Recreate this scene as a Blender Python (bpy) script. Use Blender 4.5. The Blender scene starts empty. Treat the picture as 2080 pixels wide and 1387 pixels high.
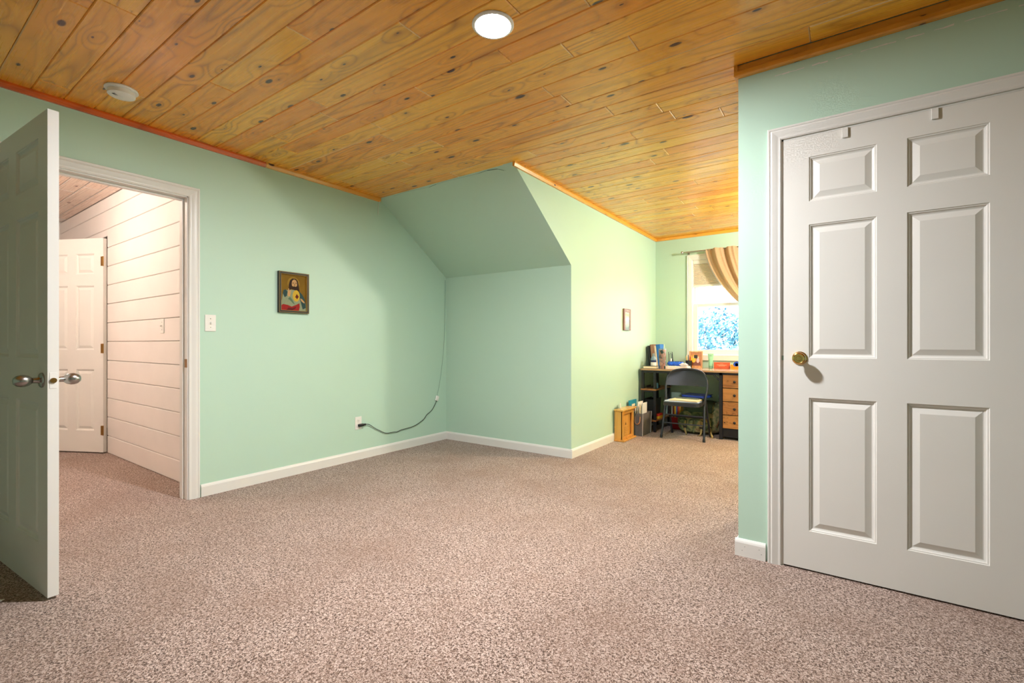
import bpy, bmesh, math, random
from mathutils import Vector, Matrix
random.seed(7)
R = math.radians
scene = bpy.context.scene
col = scene.collection

# ------------------------------------------------------------------ camera, world, exposure
cam_d = bpy.data.cameras.new('camera'); cam = bpy.data.objects.new('camera', cam_d); col.objects.link(cam)
cam_d.sensor_width = 36.0; cam_d.lens = 36.0 * 960 / 2080; cam_d.shift_y = 0.00216; cam_d.clip_start = 0.02
YAW = math.atan2(680, 960)
cam.location = (0, 0, 1.045); cam.rotation_euler = (R(90), 0, YAW)
scene.camera = cam

world = bpy.data.worlds.new('overcast_sky'); scene.world = world; world.use_nodes = True
bg = world.node_tree.nodes['Background']; bg.inputs[0].default_value = (0.93, 0.97, 1.0, 1); bg.inputs[1].default_value = 2.5

vs = scene.view_settings
vs.view_transform = 'Standard'; vs.look = 'None'; vs.gamma = 1.0; vs.use_curve_mapping = False; vs.exposure = 1.97
LED_POWER, GLOBE_POWER, HALL_POWER = 475.0, 104.0, 66.0

# ------------------------------------------------------------------ materials
def S(r, g, b):
    f = lambda c: (c/255/12.92) if c/255 <= 0.04045 else ((c/255+0.055)/1.055)**2.4
    return (f(r), f(g), f(b), 1)
class N:
    def __init__(s, name):
        s.m = bpy.data.materials.new(name); s.m.use_nodes = True; s.t = s.m.node_tree
        s.b = s.t.nodes['Principled BSDF']; s.out = s.t.nodes['Material Output']
    def n(s, typ, **kw):
        x = s.t.nodes.new(typ)
        for k, v in kw.items():
            if k[0] == 'i' and k[1:].isdigit():
                if hasattr(v, 'is_linked') or isinstance(v, bpy.types.NodeSocket): s.t.links.new(v, x.inputs[int(k[1:])])
                else: x.inputs[int(k[1:])].default_value = v
            else: setattr(x, k, v)
        return x
    def l(s, a, b): s.t.links.new(a, b)
    def math(s, op, a, b=0.0, c=0.0, clamp=False): return s.n('ShaderNodeMath', operation=op, use_clamp=clamp, i0=a, i1=b, i2=c).outputs[0]
    def mix(s, f, a, b, mode='MIX'):
        x = s.n('ShaderNodeMix', data_type='RGBA', blend_type=mode)
        for i, v in ((0, f), (6, a), (7, b)):
            if isinstance(v, bpy.types.NodeSocket): s.l(v, x.inputs[i])
            else: x.inputs[i].default_value = v
        return x.outputs[2]
    def ramp(s, f, stops):
        x = s.n('ShaderNodeValToRGB', i0=f); e = x.color_ramp.elements
        e[0].position, e[0].color = stops[0]; e[1].position, e[1].color = stops[-1]
        for p, c in stops[1:-1]: q = e.new(p); q.color = c
        return x.outputs[0]
    def bump(s, h, strength=0.3, dist=0.002):
        x = s.n('ShaderNodeBump'); x.inputs['Strength'].default_value = strength; x.inputs['Distance'].default_value = dist
        s.l(h, x.inputs['Height']); s.l(x.outputs[0], s.b.inputs['Normal'])
    def set(s, **kw):
        for k, v in kw.items():
            i = s.b.inputs[k.replace('_', ' ')]
            if isinstance(v, bpy.types.NodeSocket): s.l(v, i)
            else: i.default_value = v
        return s.m
def plain(name, c, rough=0.5, metal=0.0, var=0.06, scale=30, **kw):
    a = N(name); tc = a.n('ShaderNodeTexCoord').outputs['Object']
    nz = a.n('ShaderNodeTexNoise', i0=tc); nz.inputs['Scale'].default_value = scale; nz.inputs['Detail'].default_value = 3
    d = tuple(max(0, x*(1-var*2)) for x in c[:3])+(1,); u = tuple(min(1, x*(1+var)) for x in c[:3])+(1,)
    a.set(Base_Color=a.mix(nz.outputs[0], d, u), Roughness=rough, Metallic=metal, **kw)
    return a.m
def emit(name, c, s):
    a = N(name); e = a.n('ShaderNodeEmission'); e.inputs[0].default_value = c; e.inputs[1].default_value = s
    a.l(e.outputs[0], a.out.inputs[0]); return a.m
def wall_paint(name, c, rough=0.45):
    a = N(name); tc = a.n('ShaderNodeTexCoord').outputs['Object']
    n1 = a.n('ShaderNodeTexNoise', i0=tc); n1.inputs['Scale'].default_value = 1.3; n1.inputs['Detail'].default_value = 4
    n2 = a.n('ShaderNodeTexNoise', i0=tc); n2.inputs['Scale'].default_value = 220; n2.inputs['Detail'].default_value = 2
    d = tuple(x*0.95 for x in c[:3])+(1,)
    a.set(Base_Color=a.mix(n1.outputs[0], d, c), Roughness=rough); a.bump(n2.outputs[0], 0.12, 0.001); return a.m
def pine(name, lo, hi, dark, rough=0.28, knots=True, axis=0, freq=1.0, rnd=True, coat=0.4, lines=0.62):
    a = N(name); tc = a.n('ShaderNodeTexCoord').outputs['Object']; oi = a.n('ShaderNodeObjectInfo').outputs['Random']
    sx = a.n('ShaderNodeSeparateXYZ', i0=tc)
    X = sx.outputs[axis]; Y = a.math('ADD', sx.outputs[1 if axis != 1 else 0], a.math('MULTIPLY', sx.outputs[2 if axis != 2 else 0], 0.7))
    off = a.math('MULTIPLY', oi, 91.7 if rnd else 0.0); off2 = a.math('MULTIPLY', oi, 53.3 if rnd else 0.0)
    X = a.math('ADD', X, off); Y = a.math('ADD', Y, off2)
    def vec(fx, fy): return a.n('ShaderNodeCombineXYZ', i0=a.math('MULTIPLY', X, fx*freq), i1=a.math('MULTIPLY', Y, fy*freq), i2=off).outputs[0]
    # knots
    vo = a.n('ShaderNodeTexVoronoi', feature='F1', voronoi_dimensions='2D', i0=vec(3.0, 7.0)); vo.inputs['Scale'].default_value = 1.0
    d = vo.outputs['Distance']; sc_ = a.n('ShaderNodeSeparateColor', i0=vo.outputs['Color']); rc = sc_.outputs[0]
    on = a.math('GREATER_THAN', rc, 0.38 if knots else 2.0)
    siz = a.math('MULTIPLY_ADD', a.math('POWER', sc_.outputs[1], 2.0), 0.095, 0.022)
    kn = a.math('MULTIPLY', on, a.math('SUBTRACT', 1.0, a.math('DIVIDE', d, siz), clamp=True))
    near = a.math('MULTIPLY', on, a.math('SUBTRACT', 1.0, a.math('MULTIPLY', d, 2.4), clamp=True))
    # growth-ring contours bending round the knots
    n1 = a.n('ShaderNodeTexNoise', i0=vec(0.55, 5.0)); n1.inputs['Scale'].default_value = 1.0; n1.inputs['Detail'].default_value = 1.0
    fld = a.math('ADD', n1.outputs[0], a.math('MULTIPLY', near, 0.16))
    rg = a.math('PINGPONG', a.math('MULTIPLY', fld, 24.0), 1.0)
    rg = a.math('POWER', rg, 3.0)
    n4 = a.n('ShaderNodeTexNoise', i0=vec(0.7, 3)); n4.inputs['Scale'].default_value = 1.0
    rg = a.math('MULTIPLY', rg, a.math('MULTIPLY_ADD', n4.outputs[0], 2.4, -.6, clamp=True))
    n2 = a.n('ShaderNodeTexNoise', i0=vec(2.0, 90)); n2.inputs['Scale'].default_value = 1.0; n2.inputs['Detail'].default_value = 3
    n3 = a.n('ShaderNodeTexNoise', i0=vec(0.8, 9)); n3.inputs['Scale'].default_value = 1.0; n3.inputs['Detail'].default_value = 2
    streak = a.math('MULTIPLY', a.math('SUBTRACT', n3.outputs[0], 0.60, clamp=True), 5.0, clamp=True)
    c = a.mix(a.math('MULTIPLY_ADD', a.math('FRACT', a.math('MULTIPLY', oi, 17.3)), 0.75, a.math('MULTIPLY', n2.outputs[0], 0.25)), lo, hi)
    c = a.mix(a.math('MULTIPLY', rg, lines), c, dark)
    c = a.mix(a.math('MULTIPLY', streak, 0.45), c, dark)
    c = a.mix(a.math('MULTIPLY', a.math('POWER', near, 3.0), 0.35), c, dark)
    c = a.mix(a.math('MULTIPLY', kn, 3.0, clamp=True), c, (dark[0]*0.30, dark[1]*0.16, dark[2]*0.08, 1))
    a.set(Base_Color=c, Roughness=a.math('MULTIPLY_ADD', n2.outputs[0], 0.12, rough-0.06), Coat_Weight=coat, Coat_Roughness=0.16)
    a.bump(n2.outputs[0], 0.08, 0.001); return a.m

MINT = wall_paint('mint_paint', S(188, 218, 200))
WHITE = plain('white_trim_paint', S(228, 226, 222), 0.32, var=0.02, scale=3)
DOORW = plain('white_door_paint', S(226, 224, 219), 0.35, var=0.02, scale=4)
SHIP = plain('white_shiplap_paint', S(236, 229, 224), 0.4, var=0.03, scale=5)
CEILPINE = pine('honey_pine', S(255, 198, 70), S(240, 148, 36), S(140, 66, 12))
RAWPINE = plain('raw_pine_edge', S(250, 214, 160), 0.6)
TRIMRED = pine('red_stained_pine', S(230, 108, 26), S(210, 90, 16), S(130, 48, 12), knots=False, axis=1, rnd=False)
TRIMHON = pine('honey_trim_pine', S(240, 170, 62), S(222, 144, 46), S(140, 76, 22), axis=1, rnd=False, lines=0.2)
TRIMHONX = pine('honey_trim_pine_across', S(240, 170, 62), S(222, 144, 46), S(140, 76, 22), axis=0, rnd=False, lines=0.2)
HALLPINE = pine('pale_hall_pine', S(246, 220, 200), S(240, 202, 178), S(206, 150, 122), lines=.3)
NICKEL = plain('brushed_nickel', S(176, 172, 168), 0.26, 1.0, var=0.02)
BRASS = plain('polished_brass', S(224, 190, 120), 0.16, 1.0, var=0.02)
HINGE = plain('antique_brass', S(166, 124, 66), 0.3, 1.0)
PLASTIC = plain('white_plastic', S(235, 232, 226), 0.35, var=0.01)
BLACKP = plain('black_plastic', S(24, 24, 26), 0.45)
BLACKM = plain('black_metal', S(36, 37, 42), 0.4, 0.3)
CHAIRM = plain('dark_grey_metal', S(50, 52, 60), 0.36, 0.35)
def carpet_mat():
    a = N('speckled_carpet'); tc = a.n('ShaderNodeTexCoord').outputs['Object']
    n1 = a.n('ShaderNodeTexNoise', i0=tc); n1.inputs['Scale'].default_value = 150; n1.inputs['Detail'].default_value = 2.5; n1.inputs['Distortion'].default_value = 1.2
    n2 = a.n('ShaderNodeTexNoise', i0=tc); n2.inputs['Scale'].default_value = 75; n2.inputs['Detail'].default_value = 3
    n3 = a.n('ShaderNodeTexNoise', i0=tc); n3.inputs['Scale'].default_value = 2.2; n3.inputs['Detail'].default_value = 4
    c = a.ramp(n1.outputs[0], [(0.38, S(46, 30, 22)), (0.46, S(112, 88, 75)), (0.53, S(188, 164, 152)), (0.68, S(226, 208, 199))])
    c = a.mix(a.math('MULTIPLY', n2.outputs[0], 0.35), c, S(148, 124, 111))
    c = a.mix(a.math('MULTIPLY', a.math('SUBTRACT', n3.outputs[0], 0.42, clamp=True), 1.5), c, S(134, 106, 90))
    a.set(Base_Color=c, Roughness=0.95, Specular_IOR_Level=0.1, Sheen_Weight=0.15)
    a.bump(n1.outputs[0], 0.9, 0.006); return a.m
CARPET = carpet_mat()
def glass_mat(name='window_glass', tint=(1, 1, 1, 1), gl=0.06):
    a = N(name); t = a.n('ShaderNodeBsdfTransparent'); t.inputs[0].default_value = tint
    g = a.n('ShaderNodeBsdfGlossy'); g.inputs['Roughness'].default_value = 0.02
    m = a.n('ShaderNodeMixShader'); m.inputs[0].default_value = gl
    a.l(t.outputs[0], m.inputs[1]); a.l(g.outputs[0], m.inputs[2]); a.l(m.outputs[0], a.out.inputs[0]); return a.m
GLASS = glass_mat()

# ------------------------------------------------------------------ mesh helpers
class MB:
    def __init__(s): s.bm = bmesh.new()
    def _fin(s, vs_, rot, mat):
        if rot is not None: bmesh.ops.transform(s.bm, matrix=rot, verts=vs_)
        for f in {f for v in vs_ for f in v.link_faces}: f.material_index = mat
        return s
    def box(s, lo, hi, bev=0.0, mat=0, rot=None, seg=1):
        r = bmesh.ops.create_cube(s.bm, size=1.0); v = r['verts']
        c = [(lo[i]+hi[i])/2 for i in range(3)]; d = [abs(hi[i]-lo[i]) for i in range(3)]
        for q in v: q.co = Vector((c[0]+q.co.x*d[0], c[1]+q.co.y*d[1], c[2]+q.co.z*d[2]))
        if bev:
            e = list({e for q in v for e in q.link_edges})
            r = bmesh.ops.bevel(s.bm, geom=e, offset=min(bev, min(d)*0.45), segments=seg, affect='EDGES', profile=0.5)
            v = list(r['verts'])
        return s._fin(v, rot, mat)
    def raw(s, verts, faces, mat=0, rot=None):
        v = [s.bm.verts.new(p) for p in verts]
        for f in faces:
            try: s.bm.faces.new([v[i] for i in f]).material_index = mat
            except ValueError: pass
        return s._fin(v, rot, mat) if rot is not None else s
    def prism(s, pts, fn, a, b, mat=0, rot=None):
        n = len(pts); vv = [fn(p, a) for p in pts]+[fn(p, b) for p in pts]
        F = [tuple(range(n))[::-1], tuple(range(n, 2*n))]+[(i, (i+1) % n, n+(i+1) % n, n+i) for i in range(n)]
        return s.raw(vv, F, mat, rot)
    def tube(s, pts, r, seg=8, mat=0, closed=False, rot=None, flat=1.0):
        pts = [Vector(p) for p in pts]; n = len(pts); rings = []; up = None
        for i, p in enumerate(pts):
            a_ = pts[(i-1) % n] if closed or i > 0 else p; b_ = pts[(i+1) % n] if closed or i < n-1 else p
            t = (b_-a_).normalized()
            if up is None: up = t.orthogonal().normalized()
            up = (up-t*up.dot(t)); up = up.normalized() if up.length > 1e-6 else t.orthogonal().normalized()
            w = t.cross(up); rr = r[i] if isinstance(r, (list, tuple)) else r
            rings.append([s.bm.verts.new(p+(up*math.cos(2*math.pi*k/seg)*flat+w*math.sin(2*math.pi*k/seg))*rr) for k in range(seg)])
        m = n if closed else n-1
        for i in range(m):
            A, B = rings[i], rings[(i+1) % n]
            for k in range(seg): s.bm.faces.new((A[k], A[(k+1) % seg], B[(k+1) % seg], B[k])).material_index = mat
        if not closed:
            s.bm.faces.new(rings[0][::-1]).material_index = mat; s.bm.faces.new(rings[-1]).material_index = mat
        if rot is not None: bmesh.ops.transform(s.bm, matrix=rot, verts=[v for q in rings for v in q])
        return s
    def lathe(s, prof, o=(0, 0, 0), ax='z', seg=24, mat=0, rot=None):
        rings = []
        mp = {'z': lambda x, y, z: (x, y, z), 'y': lambda x, y, z: (x, z, y), 'x': lambda x, y, z: (z, x, y)}[ax]
        allv = []
        for r, z in prof:
            if r < 1e-6: ring = [s.bm.verts.new(Vector(mp(0, 0, z))+Vector(o))]
            else: ring = [s.bm.verts.new(Vector(mp(r*math.cos(2*math.pi*k/seg), r*math.sin(2*math.pi*k/seg), z))+Vector(o)) for k in range(seg)]
            rings.append(ring); allv += ring
        for A, B in zip(rings, rings[1:]):
            for k in range(seg):
                q = [A[k % len(A)], A[(k+1) % len(A)], B[(k+1) % len(B)], B[k % len(B)]]
                u = []
                for x in q:
                    if x not in u: u.append(x)
                if len(u) > 2: s.bm.faces.new(u).material_index = mat
        for ring, rv in ((rings[0], True), (rings[-1], False)):
            if len(ring) > 1: s.bm.faces.new(ring[::-1] if rv else ring).material_index = mat
        if rot is not None: bmesh.ops.transform(s.bm, matrix=rot, verts=allv)
        return s
    def surf(s, fn, nu, nv, mat=0, thick=0.0):
        g = [[s.bm.verts.new(fn(i/nu, j/nv)) for j in range(nv+1)] for i in range(nu+1)]
        for i in range(nu):
            for j in range(nv): s.bm.faces.new((g[i][j], g[i+1][j], g[i+1][j+1], g[i][j+1])).material_index = mat
        return s
    def build(s, name, mats, parent=None, loc=None, smooth=False, angle=40, rz=None, fixn=True):
        if fixn: bmesh.ops.recalc_face_normals(s.bm, faces=s.bm.faces)
        me = bpy.data.meshes.new(name); s.bm.to_mesh(me); s.bm.free()
        for m in (mats if isinstance(mats, (list, tuple)) else [mats]): me.materials.append(m)
        if smooth:
            for p in me.polygons: p.use_smooth = True
            me.set_sharp_from_angle(angle=R(angle))
        o = bpy.data.objects.new(name, me); col.objects.link(o)
        if parent is not None: o.parent = parent
        if loc is not None: o.location = loc
        if rz is not None: o.rotation_euler.z = rz
        return o
def tag(o, label=None, cat=None, group=None, kind=None):
    if label: o['label'] = label
    if cat: o['category'] = cat
    if group: o['group'] = group
    if kind: o['kind'] = kind
    return o
def thing(name, label, cat, loc=(0, 0, 0), rz=0, group=None, kind=None):
    o = bpy.data.objects.new(name, None); o.empty_display_size = 0.05; col.objects.link(o)
    o.location = loc; o.rotation_euler.z = rz; return tag(o, label, cat, group, kind)
def rotz(a, c=(0, 0, 0)): return Matrix.Translation(c) @ Matrix.Rotation(a, 4, 'Z') @ Matrix.Translation(-Vector(c))
def rotx(a, c=(0, 0, 0), ax='X'): return Matrix.Translation(c) @ Matrix.Rotation(a, 4, ax) @ Matrix.Translation(-Vector(c))

# ------------------------------------------------------------------ the room
XL, YK, XD, YW, XC, YC, CH = -3.60, 3.83, -2.05, 6.16, -0.439, 2.563, 2.415
XN = 1.0; XR, YB = 2.4, -1.7          # right wall, rear wall
YS, ZS = 2.89, 1.765        # slope: meets ceiling at YS, knee wall at ZS
def struct(name, mb, mat, label, cat): return tag(mb.build(name, mat), label, cat, kind='structure')

floor = struct('floor', MB().box((-7.6, YB-.1, -.1), (XR+.1, YW+.1, 0)), CARPET, 'speckled beige and brown carpet covering the whole floor', 'carpet')
ceil = struct('ceiling', MB().box((XL-.12, YB-.1, CH+.016), (XR+.1, YW+.15, CH+.12)), CEILPINE, 'knotty honey pine plank ceiling with varnished boards', 'ceiling')
# planks (run along x)
PW = 0.131
def plank_mesh(L, W, T=0.0155, c=0.003, flags=(0, 0, 0)):
    # bottom at z=0 (visible), chamfered long edges and ends
    m = MB(); w = W/2-0.0006
    V = [(0, -w, T), (L, -w, T), (L, w, T), (0, w, T), (0, -w, c), (L, -w, c), (L, w, c), (0, w, c),
         (c, -w+c, 0), (L-c, -w+c, 0), (L-c, w-c, 0), (c, w-c, 0)]
    m.raw(V, [(0, 1, 2, 3), (0, 4, 5, 1), (1, 5, 6, 2), (2, 6, 7, 3), (3, 7, 4, 0), (11, 10, 9, 8)])
    v = list(m.bm.verts); 
    for q, f in (((4, 8, 9, 5), flags[1]), ((6, 10, 11, 7), flags[2]), ((5, 9, 10, 6), flags[0]), ((7, 11, 8, 4), 0)):
        m.bm.verts.ensure_lookup_table(); m.bm.faces.new([m.bm.verts[i] for i in q]).material_index = f
    return m
y = -0.6; row = 0
while y < YW-0.01:
    w = min(PW, YW-y); yc = y+w/2
    x0 = XL if yc < YS+.06 else XD
    x1 = 1.6 if yc < YC else (XC if yc < YC+.8 else XN)
    x = x0-random.uniform(0, 1.2)*(1 if row % 2 else .6)
    while x < x1-1e-4:
        L = random.choice((0.55, 0.75, 1.0, 1.35, 1.7, 2.2, 2.6))
        a, b = max(x, x0), min(x+L, x1)
        if x1-b < .15: b = x1; L = x1-x
        x += L
        if b-a < 0.08:
            x = a; x0 = min(x0, a); continue
        fl = (1 if random.random() < .45 else 0, 1 if random.random() < .07 else 0, 0)
        plank_mesh(b-a-0.0015, w, c=0.0038, flags=fl).build('plank', [CEILPINE, RAWPINE], ceil, (a, yc, CH+random.uniform(0, .0012)))
    y += w; row += 1

# left wall with doorway
DY0, DY1, DZ = 0.395, 1.335, 2.035
m = MB().box((XL-.12, YB-.1, 0), (XL, DY0, CH+.02)).box((XL-.12, DY1, 0), (XL, YK+.1, CH+.02)).box((XL-.12, DY0, DZ), (XL, DY1, CH+.02))
wl = struct('wall_left', m, MINT, 'mint green painted wall with the open doorway and framed print', 'wall')
struct('wall_knee', MB().box((XL, YK, 0), (XD-.1, YK+.1, ZS+.05)), MINT, 'short mint green wall under the sloped ceiling', 'wall')
m = MB().prism([(YS, CH+.02), (YK+.001, ZS), (YK+.12, ZS), (YK+.12, CH+.02)], lambda p, a: (a, p[0], p[1]), XL, XD-.1)
ws = struct('wall_slope', m, MINT, 'sloped mint green ceiling panel between pine ceiling and short wall', 'sloped ceiling')
m = MB().prism([(YS-.008, CH+.02), (YK-.002, ZS-.002), (YK-.002, 0), (YW+.1, 0), (YW+.1, CH+.02)], lambda p, a: (a, p[0], p[1]), XD-.1, XD)
wd = struct('wall_dormer', m, MINT, 'bright mint green side wall of the window nook', 'wall')
WX0, WX1, WZ0, WZ1 = -1.588, -0.915, 0.905, 2.10      # window opening
m = MB().box((XD-.1, YW, 0), (WX0, YW+.14, CH+.02)).box((WX1, YW, 0), (XN+.12, YW+.14, CH+.02)).box((WX0, YW, 0), (WX1, YW+.14, WZ0)).box((WX0, YW, WZ1), (WX1, YW+.14, CH+.02))
struct('wall_window', m, MINT, 'mint green end wall of the nook holding the window', 'wall')
struct('wall_nook_right', MB().box((XN, YC+.8, 0), (XN+.12, YW+.14, CH+.02)), MINT, 'mint green wall closing the nook behind the closet', 'wall')
struct('wall_closet_side', MB().box((XC, YC+.1, 0), (XC+.1, YC+.7, CH+.02)), MINT, 'mint green side of the closet facing the window nook', 'wall')
CX0, CX1, CZ = -0.256, 0.566, 2.012                   # closet opening
m = MB().box((XC, YC, 0), (CX0, YC+.1, CH+.02)).box((CX1, YC, 0), (XR+.1, YC+.1, CH+.02)).box((CX0, YC, CZ), (CX1, YC+.1, CH+.02))
wc = struct('wall_closet', m, MINT, 'mint green wall around the white closet door', 'wall')
m = MB()
for i in range(34):   # flaking paint seam below the trim
    if (i*7) % 11 < 3: continue
    a = 0.02+i*.03; 
    m.raw([(a-.33, YC-.0006, 2.318+random.uniform(-.002, .002)), (a-.33+.03, YC-.0006, 2.318+random.uniform(-.002, .002)), (a-.3, YC-.0012, 2.3215+random.uniform(-.001, .002)*(1 if i % 3 else 2)), (a-.33, YC-.0012, 2.3215)], [(0, 1, 2, 3)])
m.build('paint_seam', WHITE, wc)
struct('wall_closet_back', MB().box((XC, YC+.7, 0), (XR+.1, YC+.8, CH+.02)), MINT, 'mint green back wall of the closet facing the window nook', 'wall')
struct('wall_right', MB().box((XR, YB-.1, 0), (XR+.1, YC+.8, CH+.02)), MINT, 'mint green wall at the right end of the room', 'wall')
struct('wall_rear', MB().box((XL, YB-.1, 0), (XR, YB, CH+.02)), MINT, 'mint green wall behind the viewpoint', 'wall')

m = MB()
CR = [(-3.41, 2.928, 2.408), (-3.23, 2.921, 2.413), (-2.958, 2.933, 2.404), (-2.867, 2.925, 2.41), (-2.755, 2.922, 2.412), (-2.568, 2.927, 2.409), (-2.403, 2.929, 2.407), (-2.31, 2.925, 2.41), (-2.218, 2.933, 2.404), (-2.168, 2.955, 2.389), (-2.072, 2.99, 2.364)]
for (a, b), w in zip(zip(CR, CR[1:]), (.001, .001, .003, .001, .001, .001, .002, .005, .004, .001)):
    a, b = Vector(a)+Vector((0, -.001, -.0014)), Vector(b)+Vector((0, -.001, -.0014)); dn = Vector((0, .814, -.58))
    m.raw([a-dn*w*.6, b-dn*w*.6, b+dn*w*.6, a+dn*w*.6], [(0, 1, 2, 3)])
m.build('plaster_crack', plain('dark_green_crack', S(96, 122, 106), .8), ws)
# ---- baseboards
BP = [(0, 0), (.014, 0), (.014, .066), (.011, .074), (.005, .083), (0, .083)]
def base(name, label, fn, a, b): return tag(MB().prism(BP, fn, a, b).build(name, WHITE, smooth=False), label, 'baseboard', kind='structure')
base('baseboard_left', 'white baseboard along the mint wall under the outlet', lambda p, s: (XL+p[0], s, p[1]), DY1+.068, YK)
base('baseboard_left_near', 'white baseboard on the mint wall behind the open door', lambda p, s: (XL+p[0], s, p[1]), YB, DY0-.068)
base('baseboard_knee', 'white baseboard along the short wall under the slope', lambda p, s: (s, YK-p[0], p[1]), XL, XD+.012)
base('baseboard_dormer', 'white baseboard along the nook side wall', lambda p, s: (XD+p[0], s, p[1]), YK-.012, YW)
base('baseboard_window', 'white baseboard under the window behind the desk', lambda p, s: (s, YW-p[0], p[1]), XD, XN)
o = base('baseboard_closet', 'short white baseboard between wall corner and closet door', lambda p, s: (s, YC-p[0], p[1]), XC-.014, CX0-.062)
for dx in (-.42, -.408, -.345, -.335):
    MB().lathe([(0, 0), (.0015, 0), (.0015, .001), (0, .001)], (dx, YC-.0152, .03 if dx in (-.42, -.335) else .05), 'y', 8).build('nail_head', BLACKP, o)
base('baseboard_nook_right', 'white baseboard along the hidden side of the nook', lambda p, s: (XC-p[0], s, p[1]), YC, YC+.8)

# ---- ceiling trims
TP = [(0, CH), (.022, CH), (.022, CH-.012), (.016, CH-.034), (0, CH-.034)]
def trim(name, label, fn, a, b, mat): return tag(MB().prism(TP, fn, a, b).build(name, mat), label, 'ceiling trim', kind='structure')
trim('trim_1', 'reddish stained pine strip along ceiling over the doorway wall', lambda p, s: (XL+p[0], s, p[1]), YB, 1.84, TRIMRED)
trim('trim_2', 'honey pine strip continuing the red one up to the slope', lambda p, s: (XL+p[0], s, p[1]), 1.842, YS+.03, TRIMHON)
trim('trim_3', 'honey pine strip along ceiling over the bright nook wall', lambda p, s: (XD+p[0], s, p[1]), YS+.012, YW, TRIMHON)
trim('trim_4', 'honey pine strip along ceiling above the window', lambda p, s: (s, YW-p[0], p[1]), XD, XN, TRIMHONX)
TP2 = [(0, CH), (.016, CH), (.016, CH-.030), (.026, CH-.032), (.026, CH-.052), (.020, CH-.058), (0, CH-.058)]
t5 = tag(MB().prism(TP2, lambda p, s: (s, YC-p[0], p[1]), XC-.012, XR).build('trim_5', TRIMHONX), 'stepped honey pine trim along ceiling over the closet door', 'ceiling trim', kind='structure')
MB().box((XC-.016, YC-.024, CH-.054), (XC, YC+.3, CH)).build('trim_return', TRIMHON, t5)

# ---- casings
CP = [(0, 0), (0, .009), (.006, .0125), (.012, .011), (.02, .012), (.034, .0165), (.044, .018), (.052, .0145), (.056, .0175), (.064, .0175), (.067, .012), (.067, 0)]
def casing(parent, fn, s0, s1, z1, scale=1.0, mat=WHITE):
    P = [(o*scale, p) for o, p in CP]
    ring = lambda f: [f(o, p) for o, p in P]
    rings = [ring(lambda o, p: fn(s0-o, p, 0)), ring(lambda o, p: fn(s0-o, p, z1+o)), ring(lambda o, p: fn(s1+o, p, z1+o)), ring(lambda o, p: fn(s1+o, p, 0))]
    n = len(P)
    for k, nm in ((0, 'casing_side'), (1, 'casing_head'), (2, 'casing_side')):
        A, B = rings[k], rings[k+1]
        MB().raw(A+B, [tuple(range(n)), tuple(range(2*n-1, n-1, -1))]+[(i, i+1, n+i+1, n+i) for i in range(n-1)]+[(n-1, 0, n, 2*n-1)]).build(nm, mat, parent, smooth=True, angle=25)
t = thing('trim_6', 'white moulded casing around the open doorway to the hall', 'door casing', kind='structure')
casing(t, lambda s, p, z: (XL+p, s, z), DY0+.006, DY1-.006, DZ-.006)
jb = MB().box((XL-.122, DY1-.012, 0), (XL+.001, DY1+.002, DZ)).box((XL-.122, DY0-.002, 0), (XL+.001, DY0+.012, DZ)).box((XL-.122, DY0, DZ-.012), (XL+.001, DY1, DZ+.002)).build('door_jamb', WHITE, t)
MB().box((XL-.085, DY1-.023, 0), (XL-.048, DY1-.011, DZ-.012)).box((XL-.085, DY0+.011, 0), (XL-.048, DY0+.023, DZ-.012)).box((XL-.085, DY0+.023, DZ-.024), (XL-.048, DY1-.023, DZ-.011)).build('door_stop', WHITE, t)
MB().box((XL-.036, DY1-.0142, .885), (XL+.002, DY1-.0115, .942), .002).build('strike_plate', HINGE, t)
t = thing('trim_7', 'white moulded casing around the closed closet door', 'door casing', kind='structure')
casing(t, lambda s, p, z: (s, YC-p, z), CX0+.004, CX1-.004, CZ-.004, 0.86)
MB().box((CX0-.002, YC-.001, 0), (CX0+.012, YC+.1, CZ)).box((CX1-.012, YC-.001, 0), (CX1+.002, YC+.1, CZ)).box((CX0, YC-.001, CZ-.012), (CX1, YC+.1, CZ+.002)).build('door_jamb', WHITE, t)

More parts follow.
